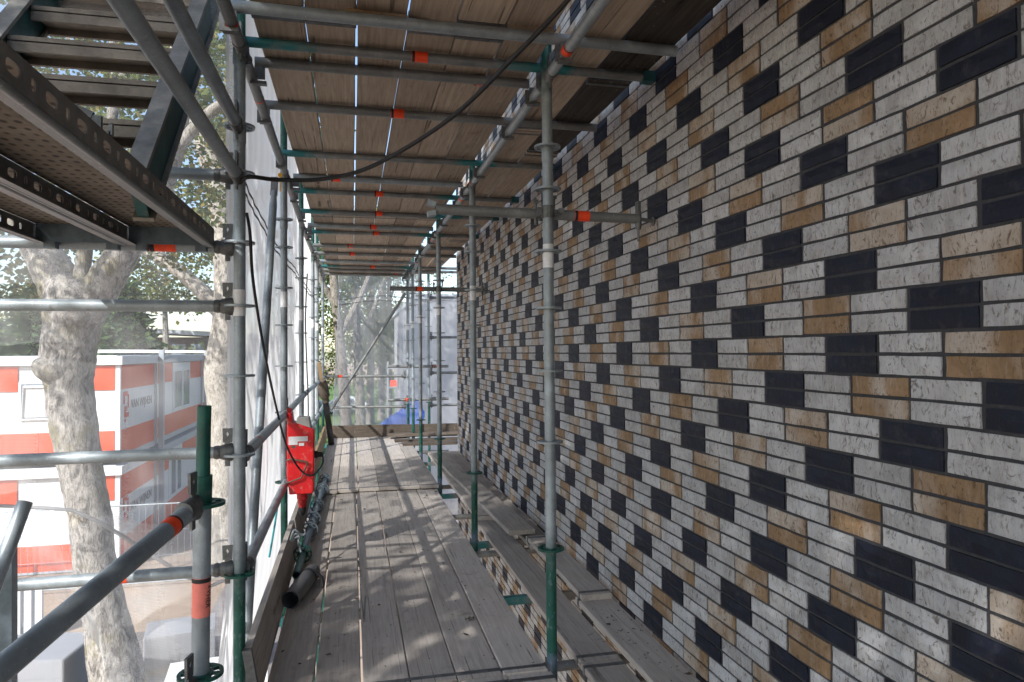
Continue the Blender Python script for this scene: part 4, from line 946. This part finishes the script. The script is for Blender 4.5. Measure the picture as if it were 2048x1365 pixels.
for i, a in enumerate([('tall spreading conifer behind the containers left of the forked trunk', -14.7, 38, 9.4, 3.3, 330, 3), ('dark conifer behind the containers right of the forked trunk', -10.6, 36, 8.8, 3.2, 330, 4), ('lower conifer behind the containers at the outer left edge', -18.6, 42, 7.2, 3.0, 260, 8)]): conifer(*a)
for i, (x, y, lab) in enumerate([(-19.5, 46, 'leftmost bush mass behind the cabin roofs'), (-15.0, 47, 'second bush mass from the left behind the cabin roofs'), (-10.8, 48, 'third bush mass from the left behind the cabin roofs'), (-6.2, 49, 'rightmost bush mass behind the pale trunk')]):
    tree('shrub', lab, (x, y, GROUND), [([(x, y, GROUND), (x, y, -1), (x+.3, y, 1)], [.2, .14, .05])], [C(x, y, -.6, 2.7, 1.2, 3.0, 1700)], .30, rg, group='bush masses behind the cabins', seg=8)
for i, (x, y, z, r3, n, lab) in enumerate([(-13.5, 55, 7.0, (5, 3, 2.6), 2600, 'loose leaved tree behind the flat roofed far building'), (-25, 48, 3.5, (5, 4, 4.5), 2400, 'bushy tree at the far left behind the containers'), (-4.0, 75, 4, (5.5, 4, 6), 3000, 'far tree beyond the lawn at left'), (3.5, 82, 4.5, (7, 4, 7), 4200, 'far tree beyond the lawn behind the trunk row'), (11, 88, 5, (6, 4, 7), 2400, 'far tree at the right end beyond the lawn'), (-7, 46, 9, (2.6, 2.2, 3), 1300, 'tall thin tree behind the pale trunk')]):
    tree('background_tree', lab, (x, y, GROUND), [([(x, y, GROUND), (x+.2, y, 0), (x, y, z)], [.35, .28, .1])], [C(x, y, z, *r3, n)], .30, rg, group='background trees', seg=8)
hd = MB(); rgh = random.Random(77)
for k in range(60): leaves(hd, (-10+k*.42, 92+rgh.uniform(-1, 1), GROUND+rgh.uniform(.6, 2.6)), (.7, .7, .8), 30, .4, rgh)
o = put('hedge', hd.mesh('hedge', M['leaf'])); tag(o, 'long far hedge at the back of the lawn', 'hedge', kind='stuff')
# ------------------------------------------------------------------ text
def text_mesh(body, size, mat, ext=.004):
    cu = bpy.data.curves.new('lettering', 'FONT'); cu.body = body; cu.size = size; cu.extrude = ext; cu.align_x = 'LEFT'
    ob = bpy.data.objects.new('lettering', cu); COL.objects.link(ob); bpy.context.view_layer.update()
    me = bpy.data.meshes.new_from_object(ob.evaluated_get(bpy.context.evaluated_depsgraph_get())); bpy.data.objects.remove(ob); me.materials.clear(); me.materials.append(mat); return me
# ------------------------------------------------------------------ site cabins
XR = -5.95
def cabin(label, y0, y1, z0, z1, front_open=None, side_window=None, logo=False, upper=True, x0=-13.2):
    t = thing('site_cabin', label, 'site cabin', (XR, y0, z0), 'stacked site cabins')
    H = z1-z0; body = MB(); body.box(x0, XR-.03, y0+.03, y1-.03, z0, z1-.12); part('body', body, M['c_white'], t)
    fas = MB(); fas.box(x0-.1, XR+.10, y0-.10, y1-.002, z1-.22, z1); fas.box(x0+.1, XR-.1, y0+.1, y1-.1, z1, z1+.02); part('roof_fascia', fas, M['c_grey'] if y0 > 20 else M['c_white'], t)  # rear cabins: shade of the side face put into the fascia colour as grey
    zt1, zt0 = z1-.25, z1-.88; zb1, zb0 = z1-1.95, z1-2.60
    def pan(nm, mt, a, b, c, d, e, f):
        m = MB(); m.box(a, b, c, d, e, f); return part(nm, m, M[mt], t)
    n = 3                                            # side face panels
    L = (y1-y0-.12)/n
    for k in range(n):
        ya = y0+.06+L*k+.004; yb = ya+L-.008
        if side_window and ya < side_window[1] and yb > side_window[0]: wa, wb = side_window
        else: wa = wb = None
        for (za, zb, mt) in ((zt0, zt1, 'c_red'), (zb0, zb1, 'c_red'), (zb1+.004, zt0-.004, 'c_white')):
            if wa is not None and mt != 'c_white' and za == zt0:
                if wa-.1 > ya: pan('panel', mt, XR-.03, XR, ya, wa-.11, za, zb)
                if wb+.1 < yb: pan('panel', mt, XR-.03, XR, wb+.11, yb, za, zb)
            else: pan('panel', mt, XR-.03, XR, ya, yb, za, zb)
    for yy in (y0, y1-.09): pan('corner_post', 'c_white' if yy == y0 else 'c_grey', XR-.09, XR+.025, yy, yy+.09, z0, z1-.22)
    pan('floor_frame', 'c_grey', x0, XR+.01, y0+.005, y1-.005, z0-.06, z0+.10)
    if side_window:
        ya, yb = side_window; zz0, zz1 = z1-1.85, z1-.55
        fr = pan('window', 'c_white', XR-.02, XR+.02, ya-.1, yb+.1, zz0-.08, zz1+.30)
        mid = (ya+yb)/2
        for a, b in ((ya+.12, mid-.08), (mid+.14, yb-.1)):
            m = MB(); m.box(XR+.0205, XR+.026, a, b, zz0+.05, zz1); part('pane', m, M['glass'], fr)
            m = MB(); m.box(XR+.02, XR+.04, a-.05, a, zz0, zz1+.05); m.box(XR+.02, XR+.04, b, b+.05, zz0, zz1+.05); m.box(XR+.02, XR+.04, a, b, zz1, zz1+.05); m.box(XR+.02, XR+.04, a, b, zz0, zz0+.05); part('frame', m, M['c_white'], fr)
    if y0 < 20:                                     # long front with window
        fo = front_open
        for (za, zb) in ((zt0, zt1), (zb0, zb1)):
            if za == zt0:
                pan('panel', 'c_red', -6.58, XR-.1, y0, y0+.03, za, zb); pan('panel', 'c_red', x0+.1, -8.29, y0, y0+.03, za, zb)
            else:
                for k in range(4):
                    xa = x0+.1+k*(XR-.1-x0-.1)/4; pan('panel', 'c_red', xa+.004, xa+(XR-.1-x0-.1)/4-.004, y0, y0+.03, za, zb)
        if upper:
            fr = pan('window', 'c_white', -8.26, -6.93, y0-.035, y0+.03, -.24, .73)
            m = MB(); m.box(-8.20, -6.99, y0-.045, y0-.036, -.19, .68); part('pane', m, M['glass'], fr)
            m = MB(); m.add([(-8.16, y0-.05, -.17), (-7.62, y0-.05, -.17), (-7.56, y0-.22, .62), (-8.05, y0-.22, .62)], [(0, 1, 2, 3)]); m.bar((-7.62, y0-.05, -.17), (-7.56, y0-.22, .64), .06, .05); m.bar((-8.16, y0-.05, -.17), (-8.05, y0-.22, .64), .05, .05); m.bar((-8.05, y0-.22, .62), (-7.0, y0-.22, .62), .05, .06)
            part('open_sash', m, M['c_white'], fr)
    if logo:
        zc = z1-1.35 if upper else z1-1.30
        m = MB(); P0 = Vector((XR+.006, y0+.34, zc)); q = lambda a, b, c, d: m.box(XR+.002, XR+.008, P0.y+a, P0.y+b, P0.z+c, P0.z+d)
        q(0, .12, .06, .40); q(.12, .36, .28, .40); q(.36, .46, -.05, .32); q(.08, .18, -.30, .0); q(.18, .44, -.30, -.17); q(.18, .30, -.12, -.02); q(.10, .22, -.42, -.33)
        lg = part('logo', m, M['logo_red'], t)
        tm = text_mesh('VAN WIJNEN', .34, M['logo_grey']); put('lettering', tm, t, (.006, .98, zc-.08-z0), (math.pi/2, 0, math.pi/2))
    return t
U0, U1, L0, L1 = -1.33, 1.37, -4.10, -1.50
cabin('upper red and white site cabin with an open front window behind the forked tree', 19.9, 23.25, U0, U1, logo=True)
cabin('upper red and white site cabin with a double side window', 23.35, 29.95, U0, U1, side_window=(25.45, 27.8))
cabin('upper red and white site cabin farthest back, beside the pale trunk', 30.05, 36.6, U0, U1, side_window=(32.4, 34.6))
cabin('lower red and white site cabin behind the wire fence', 19.9, 23.25, L0, L1, logo=True, upper=False)
cabin('lower red and white site cabin in the middle of the ground row', 23.35, 29.95, L0, L1, side_window=(25.0, 26.6), upper=False)
cabin('lower red and white site cabin farthest back in the ground row', 30.05, 36.6, L0, L1, upper=False)
for y, lab in ((23.30, 'white roof gutter pipe and downpipe between the first and second upper cabins'), (30.0, 'white roof gutter pipe and downpipe between the second and third upper cabins')):
    t = thing('gutter_pipe', lab, 'gutter', (XR, y, GROUND), 'cabin gutters')
    m = MB(); m.bar((-9.0, y, 1.53), (XR+.18, y, 1.50), .10, .10); part('roof_pipe', m, M['c_white'], t)
    m = MB(); m.box(XR+.11, XR+.25, y-.07, y+.07, GROUND, 1.55); part('downpipe', m, M['c_grey'], t)
# far flat roofed building
t = thing('flat_roofed_building', 'low dark brown building with a pale flat roof edge beyond the cabins', 'building', (-12, 60, GROUND))
m = MB(); m.box(-17.5, -7.0, 60, 70, GROUND, 2.75); part('wall', m, M['brown_clad'], t)
m = MB(); m.add([(-18.3,59.2,3.25),(-6.3,59.2,2.55),(-6.3,71,2.55),(-18.3,71,3.25),(-18.3,59.2,3.6),(-6.3,59.2,2.9),(-6.3,71,2.9),(-18.3,71,3.6)], [(0,3,2,1),(4,5,6,7),(0,1,5,4),(1,2,6,5),(2,3,7,6),(3,0,4,7)]); part('roof', m, M['c_grey'], t)
for k in range(7):
    x = -17.0+1.42*k; m = MB(); m.box(x, x+1.15, 59.94, 59.99, .4, 2.3); w = part('window', m, M['brown_clad'], t); m = MB(); m.box(x+.08, x+1.07, 59.92, 59.938, .5, 2.2); part('pane', m, M['glass'], w)
# fence panels before the lower cabin
for k in range(3):
    x0 = -13.0+3.5*k; t = thing('fence_panel', 'mesh site fence panel before the lower cabin, %s from the right' % ['third', 'second', 'first'][k], 'fence panel', (x0, 18.2, GROUND), 'mesh fence panels')
    m = MB()
    for xx in (x0, x0+3.44): m.tube((xx, 18.2, GROUND), (xx, 18.2, GROUND+2.0), .021, 8)
    for zz in (.12, 1.98): m.tube((x0, 18.2, GROUND+zz), (x0+3.44, 18.2, GROUND+zz), .018, 8)
    part('frame', m, M['steel'], t, True); m = MB()
    for q in range(1, 24): m.tube((x0+3.44*q/24, 18.2, GROUND+.12), (x0+3.44*q/24, 18.2, GROUND+1.98), .0045, 5)
    for zz in (.75, 1.35): m.tube((x0, 18.2, GROUND+zz), (x0+3.44, 18.2, GROUND+zz), .0045, 5)
    o = part('wires', m, M['steel'], t); o['kind'] = 'stuff'
    m = MB(); m.box(x0-.15, x0+.35, 18.05, 18.35, GROUND, GROUND+.13); part('foot', m, M['conc'], t)
# goods wrapped on pallets
def pallet(label, x0, x1, y0, y1, h, rot, text=True, seed=1):
    t = thing('wrapped_pallet', label, 'pallet', ((x0+x1)/2, (y0+y1)/2, GROUND), 'wrapped pallets'); w, d = (x1-x0)/2, (y1-y0)/2; t.rotation_euler = (0, 0, rot)
    m = MB()
    for yy in (-d+.04, 0, d-.04): m.box(-w, w, yy-.05, yy+.05, .0, .09)
    for k in range(5): xx = -w+.06+k*(2*w-.12)/4; m.box(xx-.05, xx+.05, -d, d, .0902, .115)
    put('pallet_base', m.mesh('pallet_base', M['wood_new']), t)
    rgp = random.Random(seed); n = int((h-.12)/.26)
    for k in range(n):
        for sx in (-1, 1):
            m = MB(); z = .118+k*.262; m.box(min(0, sx*w)+.004, max(0, sx*w)-.004, -d+rgp.uniform(0, .02), d-rgp.uniform(0, .02), z, z+.255); put('carton', m.mesh('carton', M['foil']), t)
    m = MB(); m.box(-w-.012, w+.012, -d-.012, d+.012, .10, .13+n*.262); o = put('wrapping_film', m.mesh('wrapping_film', M['net2']), t)
    if text:
        zt = .13+n*.262-.52
        put('lettering', text_mesh('sto', .34, M['logo_grey']), t, (-.35*w, -d-.016, zt), (math.pi/2, 0, 0))
        m = MB(); m.box(-.35*w, .35*w, -d-.018, -d-.0155, zt-.16, zt-.06); put('yellow_bar', m.mesh('yellow_bar', M['yellow']), t)
    return t
pallet('film wrapped pallet of grey white cartons right of the forked trunk', -3.62, -2.5, 13.3, 14.1, .78, rad(10), True, 1)
pallet('film wrapped pallet behind the thick foreground rail, left of the forked trunk', -5.35, -4.05, 11.4, 12.4, 1.35, rad(-8), True, 2)
t = thing('board_stack', 'stack of white insulation boards beside the nearest standard foot', 'board stack', (-1.75, 9.9, GROUND)); t.rotation_euler = (0, 0, rad(6))
for k in range(14):
    m = MB(); m.box(-.62+random.uniform(-.01, .01), .62, -.42, .42, .10*k+.002, .10*k+.098); put('board', m.mesh('board', M['label']), t)
m = MB()
for a in range(9):
    for b in range(13): m.box(-.56+.088*b, -.51+.088*b, -.36+.085*a, -.35+.085*a, 1.3992, 1.4004)
put('print', m.mesh('print', M['logo_grey']), t)
t = thing('corrugated_panel', 'ribbed pale panel standing on the sand at the far left', 'panel', (-6.6, 15.4, GROUND)); 
for k in range(9):
    m = MB(); m.box(-7.6+.19*k, -7.6+.19*k+.12, 15.38, 15.44, GROUND+.05, GROUND+1.05); part('rib', m, M['c_white'], t)
m = MB(); m.box(-7.6, -5.96, 15.44, 15.455, GROUND, GROUND+1.08); part('sheet', m, M['c_grey'], t)
# ------------------------------------------------------------------ beyond the far end
def tarp(u, v):
    a = Vector((1.38, 14.3, .56)).lerp(Vector((.36, 13.9, -.06)), u); b = Vector((1.38, 13.6, .12)).lerp(Vector((.62, 13.5, -.75)), u)
    p = a.lerp(b, v); return (p.x, p.y, p.z+.06*math.sin(v*9+u*3)+.10*nz(u*3, v*4, 2)-.10*math.sin(math.pi*u)*(1-v))
m = cloth(tarp, 26, 20); o = solo('blue_tarpaulin', m, M['tarp'], 'blue tarpaulin draped beyond the end toe board', 'tarpaulin', smooth=True); md = o.modifiers.new('s', 'SOLIDIFY'); md.thickness = .006
for k, (x, lab) in enumerate(((1.9, 'left grey lattice tower frame on the far site'), (3.0, 'right grey lattice tower frame on the far site'))):
    t = thing('site_scaffold_tower', lab, 'scaffold', (x, 38, GROUND), 'far scaffold towers'); m = MB()
    for a in (0, .9):
        for b in (0, .9): m.tube((x+a, 38+b, GROUND), (x+a, 38+b, .9), .035, 6)
    for zz in range(5):
        z = GROUND+.5+zz*1.05
        for b in (0, .9): m.tube((x, 38+b, z), (x+.9, 38+b, z), .03, 6)
        for a in (0, .9): m.tube((x+a, 38, z), (x+a, 38.9, z), .03, 6)
    part('frame', m, M['steel'], t); m = MB(); m.box(x+.1, x+.62, 37.94, 37.96, -.45+.3*k, -.1+.3*k); part('safety_panel', m, M['orange'] if k == 0 else M['pink'], t)
def car(label, x, y, mt):
    t = thing('parked_car', label, 'car', (x, y, GROUND), 'parked cars'); m = MB()
    P = [(-2.1,.35),(-2.1,.85),(-1.95,.95),(-1.5,1.0),(-.95,1.42),(.7,1.45),(1.35,.98),(2.0,.85),(2.12,.6),(2.1,.35)]
    prism(m, [(x+a, GROUND+b) for a, b in P], y-.85, y+.85); o = part('body', m, M[mt], t); md = o.modifiers.new('b', 'BEVEL'); md.width = .06; md.segments = 2
    for sy in (-1, 1):
        for a, b in ((-.95, -.12), (-.02, .8)):
            m = MB(); q = [(a+.1 if a < -.5 else a, 1.02), (b, 1.02), (b-.08 if b > .5 else b, 1.36), (a+.35 if a < -.5 else a, 1.36)]; prism(m, [(x+p, GROUND+z) for p, z in q], y+sy*.853-.004, y+sy*.853+.004); part('window', m, M['glass'], t)
        for a in (-1.3, 1.3):
            m = MB(); m.lathe((x+a, y+sy*.72, GROUND+.32), (0, sy, 0), [(0, .30), (.03, .32), (.16, .32), (.19, .28)], 18); w = part('wheel', m, M['tyre'], t, True); m = MB(); m.lathe((x+a, y+sy*.905, GROUND+.32), (0, sy, 0), [(0, .19), (.012, .17)], 14); part('rim', m, M['steel'], w)
    return t
car('white car parked by the lawn beyond the far net', -.6, 66, 'carwhite'); car('grey car parked left of the far trunks', -5.0, 70, 'c_grey')
t = thing('grey_building', 'grey clad building beyond the white sheeting', 'building', (4, 26, GROUND))
m = MB(); m.box(2.35, 12, 26, 40, GROUND, 3.4); part('wall', m, M['conc'], t)
for k in range(4):
    m = MB(); m.box(2.34, 2.348, 27+3*k, 28.4+3*k, .2, 1.9); part('window', m, M['glass'], t)
m = MB(); m.box(2.25, 12.1, 25.9, 40.1, 3.4, 3.6); part('roof_edge', m, M['c_grey'], t)
# sticker lettering in the foreground
L = text_mesh('LAYHER', .021, M['ink'], .0004)
sp_ = [o for o in bpy.data.objects if o.name.startswith('stub_post')][0]
put('lettering', L, sp_, (.017, -.0175, 1.03), (math.pi/2, math.pi/2, rad(42)))
